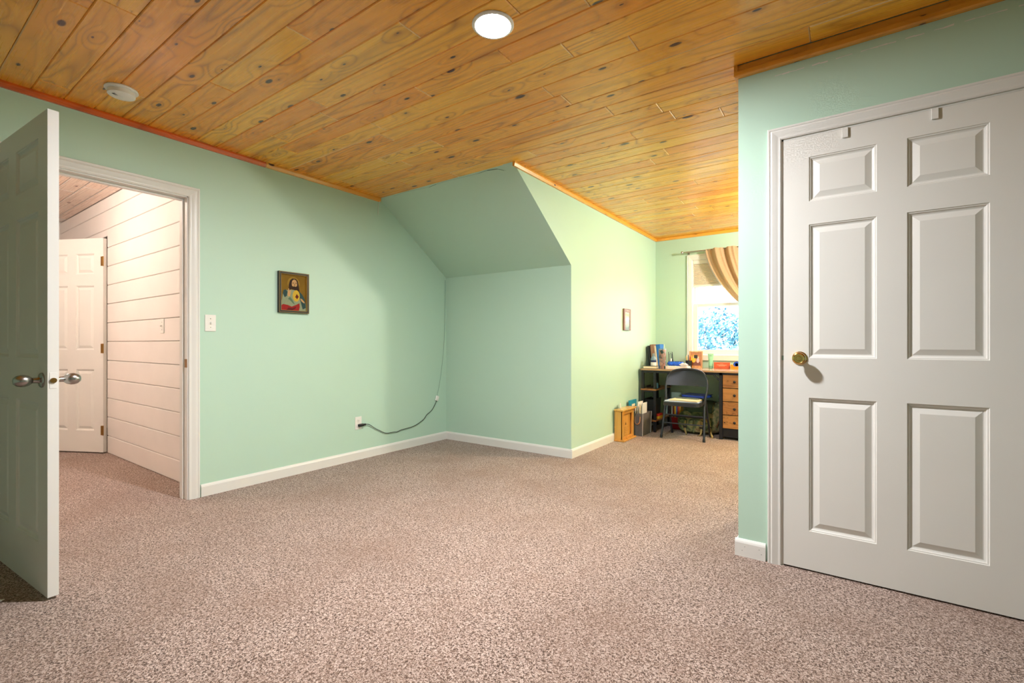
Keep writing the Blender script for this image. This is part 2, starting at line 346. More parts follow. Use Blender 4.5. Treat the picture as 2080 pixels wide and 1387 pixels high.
# ---- six-panel doors
PROF = [(0, 0), (.0025, .0035), (.006, .004), (.010, .009), (.015, .0115), (.018, .0115), (.041, .003)]
def six_panel(parent, W, H, T=0.035, z0=.012, mat=DOORW, stile=.107, mull=.1, rows=None):
    rows = rows or ((.19, .795), (.98, 1.59), (1.70, 1.905))
    pw = (W-2*stile-mull)/2
    cols = ((stile, stile+pw), (stile+pw+mull, W-stile))
    xs = [0, cols[0][0], cols[0][1], cols[1][0], cols[1][1], W]
    zs = [z0]+[z for r in rows for z in r]+[H]
    m = MB()
    for i in range(5):
        for j in range(len(zs)-1):
            if i in (1, 3) and j % 2 == 1: continue
            a, b, c, d = xs[i], xs[i+1], zs[j], zs[j+1]
            for yy in (0, T): m.raw([(a, yy, c), (b, yy, c), (b, yy, d), (a, yy, d)], [(0, 1, 2, 3)])
    for (a, b, c, d) in ((0, 0, z0, H), (W, W, z0, H)): m.raw([(a, 0, c), (a, T, c), (a, T, d), (a, 0, d)], [(0, 1, 2, 3)])
    for c in (z0, H): m.raw([(0, 0, c), (W, 0, c), (W, T, c), (0, T, c)], [(0, 1, 2, 3)])
    bmesh.ops.remove_doubles(m.bm, verts=m.bm.verts, dist=1e-5)
    slab = m.build('slab', mat, parent)
    cache = {}
    for r in rows:
        for c in cols:
            key = (round(r[1]-r[0], 4))
            w, h = c[1]-c[0], r[1]-r[0]
            if key not in cache:
                m = MB(); V = []; F = []
                for side in (0, 1):
                    b0 = len(V)
                    for o, dp in PROF:
                        yy = dp if side == 0 else T-dp
                        V += [(o, yy, o), (w-o, yy, o), (w-o, yy, h-o), (o, yy, h-o)]
                    for k in range(len(PROF)-1):
                        for q in range(4):
                            F.append((b0+k*4+q, b0+k*4+(q+1) % 4, b0+k*4+4+(q+1) % 4, b0+k*4+4+q))
                    e = b0+(len(PROF)-1)*4; F.append((e, e+1, e+2, e+3))
                nb = len(PROF)*4
                F += [(q, (q+1) % 4, nb+(q+1) % 4, nb+q) for q in range(4)]
                o_ = m.raw(V, F).build('panel', mat, parent, (c[0], 0, r[0])); cache[key] = o_
            else:
                o_ = cache[key].copy(); col.objects.link(o_); o_.parent = parent; o_.location = (c[0], 0, r[0])
    return slab
def egg_knob(parent, x, z, side, T=.035, mat=NICKEL):
    # side -1: on local y=0 face, +1: on y=T face
    y0 = 0 if side < 0 else T
    pr = [(.0, 0), (.031, 0), (.031, .004), (.027, .008), (.014, .011), (.0115, .016), (.0115, .03), (.015, .034), (.021, .042), (.0245, .054), (.0245, .064), (.021, .076), (.013, .085), (.0, .088)]
    MB().lathe([(r, d*side) for r, d in pr], (x, y0, z), 'y', 28).build('door_knob', mat, parent, smooth=True)
HROWS = ((.215, .80), (.985, 1.60), (1.71, 1.905))
d1 = thing('door_1', 'white six-panel door swung open into the mint room', 'door', (-3.560, .407, 0), math.atan2(.075, .997), kind='structure')
six_panel(d1, .915, 2.0, rows=HROWS, stile=.112, mull=.108)
egg_knob(d1, .855, .895, -1); egg_knob(d1, .855, .895, 1)
MB().box((.9145, .006, .862), (.9162, .029, .928), .001).build('latch_plate', WHITE, d1)
MB().lathe([(0, 0), (.0105, 0), (.0105, .006), (0, .006)], (.9155, .0175, .895), 'x', 16).build('latch_bolt', HINGE, d1)
for z in (.2, 1.0, 1.8): MB().lathe([(0, 0), (.006, 0), (.006, .09), (0, .09)], (-.004, .04, z), 'z', 10).build('hinge', HINGE, d1)
# closet door
d2 = thing('door_2', 'closed white six-panel closet door with brass knob', 'door', (CX0+.013, YC-.004, 0), 0, kind='structure')
six_panel(d2, CX1-CX0-.026, CZ-.014, rows=((.185, .797), (.98, 1.592), (1.698, 1.902)), z0=.008, stile=.101, mull=.1)
kx, kz = -.178-(CX0+.013), .978
pr = [(.0, 0), (.031, 0), (.031, -.003), (.028, -.006), (.02, -.009), (.0125, -.014), (.0125, -.026), (.017, -.03), (.0245, -.037), (.0275, -.046), (.0265, -.054), (.021, -.058), (.019, -.0565), (.012, -.0565), (.010, -.0585), (.0, -.0595)]
MB().lathe(pr, (kx, 0, kz), 'y', 32).build('door_knob', BRASS, d2, smooth=True, angle=30)
MB().box((-.008, .002, kz-.012), (.002, .02, kz+.012), .001).build('latch_bolt', NICKEL, d2)
for i, xh in enumerate((-.006, .292)):
    h = thing('over_door_hook', 'small white metal hook tab over the top edge of the closet door', 'hook', (xh, YC-.004, CZ-.03), group='hook tabs on the closet door')
    MB().box((-.011, -.008, -.026), (.011, -.0002, .018), .001).build('hook_strap', WHITE, h)
    MB().box((-.011, -.003, .0155), (.011, .03, .0175)).build('top_bend', WHITE, h)

# ------------------------------------------------------------------ the hall beyond the doorway
HY = 1.455; HX1 = -5.78; HCH = 2.452
wh = thing('wall_hall', 'white shiplap wall in the hall seen through the doorway', 'wall', kind='structure')
MB().box((-7.5, HY+.018, 2.075), (XL-.12, HY+.1, HCH+.1)).box((HX1+.004, HY+.018, 0), (XL-.12, HY+.1, 2.075)).build('wall_backing', SHIP, wh)
z = 1.065-.18*6; k = 0
while z < HCH:
    z0, z1 = max(z, 0), min(z+.18, HCH)
    def brd(x0, x1, a, b, pj=0):
        c = .004
        V = [(x0, HY+.02, a), (x1, HY+.02, a), (x1, HY+.02, b), (x0, HY+.02, b), (x0, HY+c-pj, a+.0022), (x1, HY+c-pj, a+.0022), (x1, HY+c-pj, b-.0022), (x0, HY+c-pj, b-.0022),
             (x0, HY-pj, a+.006), (x1, HY-pj, a+.006), (x1, HY-pj, b-.006), (x0, HY-pj, b-.006)]
        MB().raw(V, [(0, 1, 2, 3), (0, 4, 5, 1), (4, 8, 9, 5), (8, 11, 10, 9), (11, 7, 6, 10), (7, 3, 2, 6), (0, 3, 7, 11, 8, 4), (1, 5, 9, 10, 6, 2)]).build('board', SHIP, wh)
    if z1-z0 > .01:
        if z0 >= 2.07: brd(-7.5, XL-.12, z0, z1)
        elif z1 <= 2.08: brd(HX1, XL-.12, z0, z1)
        else: brd(-7.5, HX1-.001, 2.075, z1); brd(HX1, XL-.12, z0, z1)
    z += .18
struct('wall_hall_far', MB().box((-7.6, YB-.1, 0), (-7.5, 3.1, HCH+.1)), SHIP, 'white wall at the far end of the hall', 'wall')
struct('wall_hall_left', MB().box((-7.5, -.75, 0), (XL-.12, -.65, HCH+.1)), SHIP, 'white wall on the near side of the hall', 'wall')
struct('wall_side_room', MB().box((-7.5, 3.0, 0), (-4.6, 3.1, HCH+.1)).box((-4.7, HY+.1, 0), (-4.6, 3.0, HCH+.1)), SHIP, 'white walls of the room behind the hall door', 'wall')
hc = struct('ceiling_hall', MB().box((-7.6, -.75, HCH+.012), (XL-.12, 3.1, HCH+.1)), SHIP, 'pale pine plank ceiling of the hall', 'ceiling')
y = -.3; k = 0
while y < HY-.01:
    w = min(.128, HY-y); x = -7.0+random.uniform(-1, 0)
    while x < XL-.12:
        L = random.choice((1.2, 1.7, 2.3)); a, b = max(x, -7.3), min(x+L, XL-.12); x += L
        if b-a < .1: continue
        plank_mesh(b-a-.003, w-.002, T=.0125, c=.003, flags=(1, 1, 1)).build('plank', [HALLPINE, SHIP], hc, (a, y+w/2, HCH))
    y += w
d3 = thing('door_3', 'white six-panel door standing ajar at the end of the hall', 'door', (HX1-.004, HY-.004, 0), math.atan2(-.453, -.891), kind='structure')
six_panel(d3, .70, 2.05, rows=HROWS, stile=.1, mull=.09)
egg_knob(d3, .64, .9, 1)
for z in (.22, 1.0, 1.83):
    MB().box((.002, .034, z-.045), (.026, .0372, z+.045), .001).lathe([(0, 0), (.0055, 0), (.0055, .092), (0, .092)], (.0, .037, z-.046), 'z', 10).build('hinge', HINGE, d3)

# ------------------------------------------------------------------ window, shade, curtain
w1 = thing('window_1', 'white double-hung window above the desk', 'window', kind='structure')
casing(w1, lambda s, p, z: (s, YW-p, z+0 if z > 0 else WZ0-.06), WX0+.004, WX1-.004, WZ1-.004, 0.95)
MB().box((WX0-.06, YW-.02, WZ0-.068), (WX1+.06, YW+.001, WZ0-.004), .004).build('apron', WHITE, w1)
MB().box((WX0-.004, YW-.02, WZ0-.012), (WX1+.004, YW+.12, WZ0+.002), .003).build('stool', WHITE, w1)
MB().box((WX0, YW, WZ0), (WX0+.012, YW+.14, WZ1)).box((WX1-.012, YW, WZ0), (WX1, YW+.14, WZ1)).box((WX0, YW, WZ1-.012), (WX1, YW+.14, WZ1)).build('window_frame', PLASTIC, w1)
def sash(y0, z0, z1, rail, parent, nm):
    a, b = WX0+.014, WX1-.014
    s = MB().box((a, y0, z0), (a+.045, y0+.035, z1), .003).box((b-.045, y0, z0), (b, y0+.035, z1), .003).box((a+.045, y0, z0), (b-.045, y0+.035, z0+rail), .003).box((a+.045, y0, z1-.035), (b-.045, y0+.035, z1), .003).build(nm, PLASTIC, parent)
    MB().box((a+.04, y0+.015, z0+rail-.01), (b-.04, y0+.019, z1-.03)).build('pane', GLASS, s)
sash(YW+.03, WZ0+.004, 1.545, .062, w1, 'lower_sash'); sash(YW+.075, 1.505, WZ1-.012, .035, w1, 'upper_sash')
SHADE = N('cream_shade_fabric')
tcs = SHADE.n('ShaderNodeBsdfTranslucent'); tcs.inputs[0].default_value = S(222, 205, 180)
mx = SHADE.n('ShaderNodeMixShader'); mx.inputs[0].default_value = .12
SHADE.set(Base_Color=S(226, 214, 196), Roughness=.8); SHADE.l(SHADE.b.outputs[0], mx.inputs[1]); SHADE.l(tcs.outputs[0], mx.inputs[2]); SHADE.l(mx.outputs[0], SHADE.out.inputs[0]); SHADE = SHADE.m
cs = thing('cellular_shade', 'cream pleated shade pulled half way down in the window', 'window shade', (0, YW+.014, 0))
MB().box((WX0+.014, -.012, WZ1-.058), (WX1-.014, .012, WZ1-.013), .003).build('headrail', PLASTIC, cs)
zz = WZ1-.058; m = MB(); k = 0
pts = []
while zz > 1.775: pts.append((-.008 if k % 2 else .001, zz)); zz -= .008; k += 1
V = [(WX0+.016, p[0], p[1]) for p in pts]+[(WX1-.016, p[0], p[1]) for p in pts]; n = len(pts)
V += [(WX0+.016, .008, p[1]) for p in pts]+[(WX1-.016, .008, p[1]) for p in pts]
m.raw(V, [(i, i+1, n+i+1, n+i) for i in range(n-1)]+[(2*n+i, 3*n+i, 3*n+i+1, 2*n+i+1) for i in range(n-1)])
m.build('pleats', SHADE, cs)
MB().box((WX0+.015, -.011, 1.752), (WX1-.015, .011, 1.778), .003).build('bottom_rail', PLASTIC, cs)
rod = thing('curtain_rod', 'thin pewter curtain rod with ball finials above the window', 'curtain rod', (0, YW-.075, 2.188))
MB().tube([(-1.665, 0, 0), (-.66, 0, 0)], .007, 10).build('rod', NICKEL, rod, smooth=True)
for sgn, xx in ((-1, -1.665), (1, -.66)):
    MB().lathe([(.0, -.001*sgn), (.009, 0), (.009, .006*sgn), (.006, .009*sgn), (.013, .016*sgn), (.017, .026*sgn), (.013, .036*sgn), (0, .041*sgn)], (xx, 0, 0), 'x', 16).build('finial', NICKEL, rod, smooth=True)
for xx in (-1.625, -.70): MB().box((xx-.005, -.004, -.014), (xx+.005, .0752, -.006)).box((xx-.01, .066, -.035), (xx+.01, .0752, .02), .002).build('bracket', NICKEL, rod)
CURT = N('tan_curtain_cloth'); tb = CURT.n('ShaderNodeBsdfTranslucent'); tb.inputs[0].default_value = S(214, 170, 120)
mx = CURT.n('ShaderNodeMixShader'); mx.inputs[0].default_value = .3
tcc = CURT.n('ShaderNodeTexCoord').outputs['Object']; nn = CURT.n('ShaderNodeTexNoise', i0=tcc); nn.inputs['Scale'].default_value = 60
CURT.set(Base_Color=CURT.mix(nn.outputs[0], S(190, 158, 122), S(216, 186, 150)), Roughness=.7, Sheen_Weight=.2)
CURT.l(CURT.b.outputs[0], mx.inputs[1]); CURT.l(tb.outputs[0], mx.inputs[2]); CURT.l(mx.outputs[0], CURT.out.inputs[0]); CURT = CURT.m
LIN = N('white_curtain_lining'); tb = LIN.n('ShaderNodeBsdfTranslucent'); tb.inputs[0].default_value = S(236, 236, 238)
mx = LIN.n('ShaderNodeMixShader'); mx.inputs[0].default_value = .4; LIN.set(Base_Color=S(232, 230, 228), Roughness=.8)
LIN.l(LIN.b.outputs[0], mx.inputs[1]); LIN.l(tb.outputs[0], mx.inputs[2]); LIN.l(mx.outputs[0], LIN.out.inputs[0]); LIN = LIN.m
cu = thing('curtain', 'tan curtain panel swept aside and tied at the right of the window', 'curtain', (0, YW-.075, 0))
def curtain_fn(xl, dy, amp):
    def f(u, v):
        xt = xl+(-.72-xl)*u; zt = 2.197
        xb = -.77+.07*u; zb = 1.30-.02*u
        if v < .8:
            s = v/.8; e = s**1.35*(.35+.65*s) if u < .999 else s
            e = s**(1.55-.35*u)
            x = xt+(xb-xt)*e; zz = zt+(zb-zt)*(s**(.92+.1*(1-u)))
            # sag of the free edge
            zz -= .05*math.sin(math.pi*s)*(1-u)
            fold = amp*(1-.55*s)
        else:
            s = (v-.8)/.2; x = xb+(u-.5)*.09*s; zz = zb-.5*s; fold = amp*(.45+.6*s)
        yy = -dy+fold*math.sin(u*26+v*1.5)+.4*fold*math.sin(u*61+1)
        return (x, yy, zz)
    return f
MB().surf(curtain_fn(-1.405, .026, .028), 120, 50).build('panel', CURT, cu, smooth=True, angle=180, fixn=False)
MB().surf(curtain_fn(-1.425, -.012, .010), 90, 50).build('lining', LIN, cu, smooth=True, angle=180, fixn=False)
MB().tube([(-.735+.065*math.cos(a), -.01+.05*math.sin(a), 1.295+.012*math.cos(a)) for a in [i*math.pi/12 for i in range(24)]], .012, 8, closed=True).build('tieback', CURT, cu, smooth=True)

# ------------------------------------------------------------------ outside
struct('ground', MB().box((-40, YW+1.5, -3.0), (30, 60, -2.8)), plain('pale_lawn', S(150, 170, 120), .9, scale=4), 'pale lawn outside the window', 'lawn')
LEAF = N('blue_green_needles'); tc = LEAF.n('ShaderNodeTexCoord').outputs['Object']
nz = LEAF.n('ShaderNodeTexNoise', i0=tc); nz.inputs['Scale'].default_value = 5; nz.inputs['Detail'].default_value = 4
LEAF.set(Base_Color=LEAF.ramp(nz.outputs[0], [(.35, S(24, 76, 104)), (.5, S(70, 130, 156)), (.65, S(150, 192, 206))]), Roughness=.8); LEAF = LEAF.m
BARK = plain('grey_bark', S(96, 84, 74), .9)
def tree(x, y, rx, h, label):
    t = thing('spruce_tree', label, 'tree', (x, y, -2.8), group='blue trees outside the window')
    V = []; F = []
    for i in range(11000):
        a = random.uniform(0, 6.283); uz = random.uniform(-1, 1); rr = random.uniform(.72, 1.0); q = math.sqrt(1-uz*uz)
        c = Vector((math.cos(a)*q*rx*rr, math.sin(a)*q*rx*.7*rr, .6+(h-.6)/2+uz*rr*(h-.6)/2+.12*math.sin(a*5+uz*6)))
        n = Vector((random.gauss(0, 1), random.gauss(0, 1), random.gauss(0, 1))).normalized(); u = n.orthogonal().normalized(); w = n.cross(u); sz = random.uniform(.03, .075)
        b = len(V); V += [c+u*sz, c+w*sz*.6, c-u*sz, c-w*sz*.6]; F.append((b, b+1, b+2, b+3))
    me = bpy.data.meshes.new('foliage'); me.from_pydata(V, [], F); me.materials.append(LEAF)
    o = bpy.data.objects.new('foliage', me); col.objects.link(o); o.parent = t; o['kind'] = 'stuff'
    MB().tube([(0, 0, 0), (0, 0, h*.8)], [.14, .05], 8).build('trunk', BARK, t, smooth=True)
for x, y, rx, h in ((-2.9, 13.0, 1.7, 4.72), (.9, 13.4, 1.6, 4.7), (-6.8, 13.4, 1.7, 4.9)):
    tree(x, y, rx, h, 'rounded blue green tree outside beyond the window glass')

# ------------------------------------------------------------------ ceiling fixtures and lamps
def led(name, loc, label, power, color, r=.09):
    t = thing(name, label, 'ceiling light', loc)
    MB().lathe([(r, 0), (r, -.004), (r-.004, -.008), (r-.013, -.009), (r-.0155, -.006), (r-.0155, 0)], (0, 0, 0), 'z', 40).build('trim_ring', PLASTIC, t, smooth=True)
    MB().lathe([(0, -.0062), (r-.0155, -.006), (r-.0155, -.002), (0, -.002)], (0, 0, 0), 'z', 40).build('lens', emit(name+'_lens', color, power), t)
led('ceiling_downlight', (-1.240, 1.609, CH), 'round white flush LED light glowing in the pine ceiling', LED_POWER, (.97, .985, 1.0, 1))
hl = thing('hall_dome_light_offscreen', 'small glass dome light on the pale hall ceiling', 'ceiling light', (-5.0, .25, HCH))
MB().lathe([(0, 0), (.1, 0), (.1, -.012), (.06, -.03), (0, -.03)], (0, 0, 0), 'z', 32).build('canopy', NICKEL, hl, smooth=True)
MB().lathe([(0, -.028), (.05, -.03), (.085, -.06), (.095, -.095), (.08, -.13), (.045, -.155), (0, -.162)], (0, 0, 0), 'z', 32).build('glass_dome_offscreen', emit('hall_dome_glow', (1.0, .87, .77, 1), HALL_POWER), hl, smooth=True)
gl = thing('globe_ceiling_light_offscreen', 'opal globe light on the nook ceiling behind the closet', 'ceiling light', (.1, 5.0, CH))
MB().lathe([(0, 0), (.07, 0), (.07, -.012), (.045, -.028), (.04, -.12), (0, -.12)], (0, 0, 0), 'z', 28).build('canopy', NICKEL, gl, smooth=True)
MB().lathe([(0, -.115)]+[(.1*math.sin(R(k)), -.21+.1*math.cos(R(k))) for k in range(20, 180, 10)]+[(0, -.31)], (0, 0, 0), 'z', 32).build('globe_offscreen', emit('opal_globe_glow', (1.0, .93, .80, 1), GLOBE_POWER), gl, smooth=True)
sd = thing('smoke_detector', 'round white smoke detector on the pine ceiling near the doorway', 'smoke detector', (-3.19, .862, CH))
MB().lathe([(0, 0), (.072, 0), (.074, -.006), (.071, -.010), (.062, -.0115), (0, -.0115)], (0, 0, 0), 'z', 40).build('mounting_base', PLASTIC, sd, smooth=True)
MB().lathe([(0, -.011), (.059, -.011), (.061, -.022), (.060, -.034), (.054, -.0375), (.035, -.040), (0, -.041)], (0, 0, 0), 'z', 40).build('cover', PLASTIC, sd, smooth=True)
for k in range(5): MB().box((.018, -.018+k*.0035, -.0405), (.04, -.0165+k*.0035, -.0382), rot=rotz(-1.0)).build('vent_slot', BLACKP, sd)
MB().box((-.022, -.012, -.0425), (.006, .002, -.040), .001, rot=rotz(.6)).build('test_button', PLASTIC, sd)

# ------------------------------------------------------------------ wall things
def plate(name, label, cat, loc, ang, duplex=False, back=False):
    t = thing(name, label, cat, loc, ang)     # local: face toward +x, width along y
    MB().box((0, -.035, -.0575), (.0055, .035, .0575), .003).build('wall_plate', PLASTIC, t)
    if duplex:
        for zz in (.02, -.02):
            f = MB().lathe([(0, 0), (.0165, 0), (.0165, .0035), (0, .0035)], (.005, 0, zz), 'x', 20).build('socket', PLASTIC, t)
            for yy, hh in ((-.006, .0045), (.006, .0038)): MB().box((.008, yy-.001, zz-hh+.003), (.0088, yy+.001, zz+hh+.003)).build('slot', BLACKP, f)
            MB().lathe([(0, 0), (.0022, 0), (.0022, .0005), (0, .0005)], (.0084, 0, zz-.0085), 'x', 10).build('slot', BLACKP, f)
        MB().lathe([(0, 0), (.003, 0), (.003, .001), (0, .001)], (.0055, 0, 0), 'x', 10).build('screw', PLASTIC, t)
    else:
        MB().box((.005, -.005, -.012), (.0062, .005, .012)).build('toggle_slot', PLASTIC, t)
        MB().box((.005, -.0035, -.002), (.018, .0035, .007), .001, rot=rotx(.35, (.005, 0, 0), 'Y')).build('toggle', PLASTIC, t)
        for zz in (.03, -.03): MB().lathe([(0, 0), (.0032, 0), (.0032, .0012), (0, .0012)], (.0053, 0, zz), 'x', 10).build('screw', NICKEL, t)
    return t
plate('light_switch', 'white toggle light switch on mint wall beside the doorway', 'light switch', (XL, 1.464, 1.188), 0)
plate('light_switch', 'white light switch on the white shiplap boards of the hall', 'light switch', (-4.42, HY, 1.185), R(-90))
plate('wall_outlet', 'white duplex outlet low on the mint wall with black plug', 'outlet', (XL, 2.679, .329), 0, True)
# cord: plug, black lead, connector, thin wire
cd = thing('power_cord', 'black plug cord sagging along the mint wall to a thin wire', 'cord', (XL, 2.69, .31))
def L(y, z, x=.006): return (x, y-2.69, z-.31)
MB().box(L(2.668, .298, .008), L(2.722, .322, .034), .006, seg=2).box(L(2.715, .302, .012), L(2.752, .318, .026), .005).build('plug', BLACKP, cd, smooth=True)
pts = [(2.75, .310), (2.79, .300), (2.86, .255), (2.91, .228), (2.985, .192), (3.085, .187), (3.12, .183), (3.18, .195), (3.34, .208), (3.47, .255), (3.52, .300), (3.60, .345), (3.67, .437)]
def smooth_path(p, n=4):
    out = []
    for i in range(len(p)-1):
        a, b, c, d = [Vector(p[max(0, min(len(p)-1, i+k))]) for k in (-1, 0, 1, 2)]
        for k in range(n):
            t = k/n; out.append(.5*((2*b)+(c-a)*t+(2*a-5*b+4*c-d)*t*t+(3*b-a-3*c+d)*t**3))
    return out+[Vector(p[-1])]
MB().tube(smooth_path([L(y, z, .018 if i < 2 else .012) for i, (y, z) in enumerate(pts)]), .0032, 6).build('black_lead', BLACKP, cd, smooth=True)
MB().box(L(3.655, .432, .003), L(3.695, .485, .02), .004, rot=rotx(-.35, L(3.675, .458), 'X')).build('connector', PLASTIC, cd)
WIRE = plain('thin_grey_green_wire', S(120, 150, 134), .5)
MB().tube(smooth_path([L(3.68, .48), L(3.72, .62), L(3.755, .80), L(3.785, 1.02), L(3.80, 1.3), L(3.806, 1.6), L(3.806, 1.74)]), .0018, 5).build('thin_wire', WIRE, cd, smooth=True)
MB().tube(smooth_path([L(2.905, CH-.03, .026), L(2.90, CH-.075, .006), L(2.898, CH-.16, .004)]), .0018, 5).build('wire_end', PLASTIC, cd, smooth=True)

# devotional print (generic robed figure)
pf = thing('framed_print', 'framed print of a bearded robed figure on gold, hanging on the mint wall', 'picture', (XL, 2.062, 1.449))
FW, FH = .252, .322
FRAMED = plain('dark_frame_wood', S(26, 18, 11), .5); GOLD = plain('gold_bead', S(196, 160, 92), .35, .6)
def frame_ring(w, h, t, d0, d1, name, mat, parent):
    a, b = w/2, h/2
    m = MB()
    m.box((d0, -a, -b), (d1, -a+t, b), .0015).box((d0, a-t, -b), (d1, a, b), .0015).box((d0, -a+t, b-t), (d1, a-t, b), .0015).box((d0, -a+t, -b), (d1, a-t, -b+t), .0015)
    return m.build(name, mat, parent)
frame_ring(FW, FH, .019, .002, .026, 'frame', FRAMED, pf)
frame_ring(FW-.005, FH-.005, .0018, .0258, .0272, 'outer_bead', GOLD, pf)
frame_ring(FW-.034, FH-.034, .0032, .010, .0265, 'inner_bead', GOLD, pf)
PWd, PHt = FW-.038, FH-.038
GB = N('print_gold_ground'); tc = GB.n('ShaderNodeTexCoord').outputs['Object']; gz = GB.n('ShaderNodeTexNoise', i0=tc); gz.inputs['Scale'].default_value = 14
GB.set(Base_Color=GB.mix(gz.outputs[0], S(106, 76, 8), S(132, 98, 20)), Roughness=.6, Specular_IOR_Level=.2); GB = GB.m
prm = {n: plain('print_'+n, S(*c), .6, var=.12, scale=60, Specular_IOR_Level=.2) for n, c in dict(hair=(48, 28, 14), skin=(196, 152, 100), robe=(140, 148, 116), robeshade=(84, 108, 86), red=(150, 28, 26), darkred=(92, 14, 16), glow=(204, 166, 50), heart=(92, 24, 12), cloak=(42, 70, 68), feature=(56, 34, 18), halo=(150, 116, 34)).items()}
keys = list(prm); mats = [GB]+[prm[k] for k in keys]
m = MB(); m.box((.006, -PWd/2, -PHt/2), (.012, PWd/2, PHt/2))
lay = [0]
def poly(mat, pts):
    lay[0] += 1; xx = .0121+lay[0]*.00012
    m.raw([(xx, (u-.5)*PWd, (v-.5)*PHt) for u, v in pts], [tuple(range(len(pts)))], keys.index(mat)+1)
def ell(mat, cx, cy, rx, ry, n=20): poly(mat, [(cx+rx*math.cos(2*math.pi*k/n), cy+ry*math.sin(2*math.pi*k/n)) for k in range(n)])
ell('halo', .5, .76, .24, .18)
poly('robe', [(.0, .0), (1, 0), (.98, .22), (.93, .34), (.82, .47), (.68, .58), (.36, .58), (.17, .55), (.09, .46), (.06, .3), (0, .18)])
poly('cloak', [(.09, .46), (.11, .55), (.2, .58), (.27, .52), (.24, .4), (.16, .36)])
poly('cloak', [(.7, .57), (.84, .47), (.95, .33), (.98, .1), (.86, .05), (.78, .25), (.72, .4)])
poly('robeshade', [(.2, .34), (.34, .3), (.48, .2), (.55, .18), (.44, .32), (.3, .42)])
poly('hair', [(.31, .57), (.31, .72), (.36, .84), (.45, .90), (.58, .90), (.66, .84), (.70, .72), (.72, .6), (.74, .52), (.66, .56), (.4, .6), (.34, .56)])
ell('skin', .53, .75, .105, .125)
poly('hair', [(.42, .70), (.45, .64), (.5, .6), (.58, .6), (.63, .65), (.64, .7), (.58, .675), (.53, .685), (.48, .675)])
poly('feature', [(.45, .765), (.51, .77), (.51, .785), (.45, .782)]); poly('feature', [(.56, .77), (.62, .765), (.62, .782), (.56, .785)])
poly('feature', [(.525, .70), (.55, .70), (.545, .76), (.535, .76)])
ell('glow', .60, .42, .14, .16)
poly('heart', [(.62, .475), (.70, .40), (.635, .33), (.555, .385)])
poly('skin', [(.29, .38), (.345, .40), (.385, .46), (.39, .56), (.36, .58), (.35, .52), (.325, .6), (.295, .62), (.29, .55), (.265, .5), (.27, .43)])
poly('robe', [(.08, .22), (.2, .26), (.36, .38), (.26, .40), (.14, .34)])
poly('skin', [(.75, .36), (.83, .34), (.93, .26), (.92, .22), (.8, .28)])
poly('red', [(0, .0), (0, .12), (.1, .17), (.28, .15), (.42, .11), (.6, .17), (.72, .22), (.74, .12), (.7, .0)])
poly('darkred', [(.2, .0), (.3, .08), (.45, .07), (.6, .12), (.56, .06), (.42, .0)])
m.build('print', mats, pf, fixn=False)
# small picture on the bright nook wall
p2 = thing('framed_photo', 'small brown wooden frame with pale photo on the bright nook wall', 'picture', (XD, 5.135, 1.318))
BR = pine('brown_frame_wood', S(150, 98, 78), S(126, 78, 62), S(84, 50, 40), knots=False, axis=2)
MB().box((.001, -.098, -.122), (.022, .098, .122), .002).build('frame', BR, p2)
PH2 = N('pale_green_photo'); tc = PH2.n('ShaderNodeTexCoord').outputs['Object']; sx = PH2.n('ShaderNodeSeparateXYZ', i0=tc); nz = PH2.n('ShaderNodeTexNoise', i0=tc); nz.inputs['Scale'].default_value = 35
PH2.set(Base_Color=PH2.ramp(PH2.math('ADD', PH2.math('MULTIPLY_ADD', sx.outputs[2], 4.0, .35), PH2.math('MULTIPLY', nz.outputs[0], .3)), [(.1, S(120, 140, 134)), (.42, S(196, 220, 204)), (.56, S(236, 240, 230)), (.68, S(160, 220, 120)), (.95, S(214, 236, 214))]), Roughness=.25); PH2 = PH2.m
MB().box((.0218, -.066, -.118), (.0228, .042, .080)).build('photo', PH2, p2)
MB().box((.0222, .046, -.085), (.0246, .054, .0)).build('dark_strip', BLACKP, p2)
LET = plain('pale_pink_lettering', S(236, 190, 176), .5)
for k, (a, b) in enumerate(((-.03, -.012), (-.008, .004), (.008, .02), (.024, .034), (.038, .052))): MB().box((.0218, a, .095), (.0228, b, .106)).build('lettering', LET, p2)

# ------------------------------------------------------------------ desk
RUST = pine('rustic_brown_board', S(196, 138, 74), S(150, 92, 44), S(70, 38, 18), axis=0, freq=2.2, coat=.1, rough=.4, lines=.6)
DTOP = pine('rustic_desk_top', S(190, 150, 112), S(160, 118, 84), S(104, 68, 44), axis=0, freq=1.5, coat=.5, rough=.22, lines=.3, knots=False)
DK = (-2.03, 5.5, 0); DT = .75
dk = thing('desk', 'rustic wood topped desk with black metal frame, side shelves and four drawers', 'desk', DK)
DL, DD = 1.19, .62
MB().prism([(.0, .04), (.012, .012), (.04, 0), (DL, 0), (DL, DD), (0, DD)], lambda p, z: (p[0], p[1], z), DT-.02, DT).build('desktop', [DTOP], dk)
MB().box((.02, .025, DT-.05), (DL-.01, .045, DT-.02)).box((.02, DD-.05, DT-.05), (DL-.01, DD-.03, DT-.02)).build('top_rail', BLACKM, dk)
for px_ in (.018, .165):
    for py_ in (.022, DD-.06):
        MB().box((px_, py_, 0), (px_+.03, py_+.03, DT-.02), .002).build('post', BLACKM, dk)
for zz in (.49, .125):
    MB().box((.012, .018, zz), (.2, DD-.025, zz+.018), .002).build('shelf', RUST, dk)
    MB().box((.048, .025, zz-.02), (.165, .045, zz)).build('shelf_rail', BLACKM, dk); MB().box((.048, DD-.055, zz-.02), (.165, DD-.035, zz)).build('shelf_rail', BLACKM, dk)
cb = MB().box((.905, .04, .03), (DL, DD-.01, DT-.05)).build('cabinet_body', BLACKM, dk)
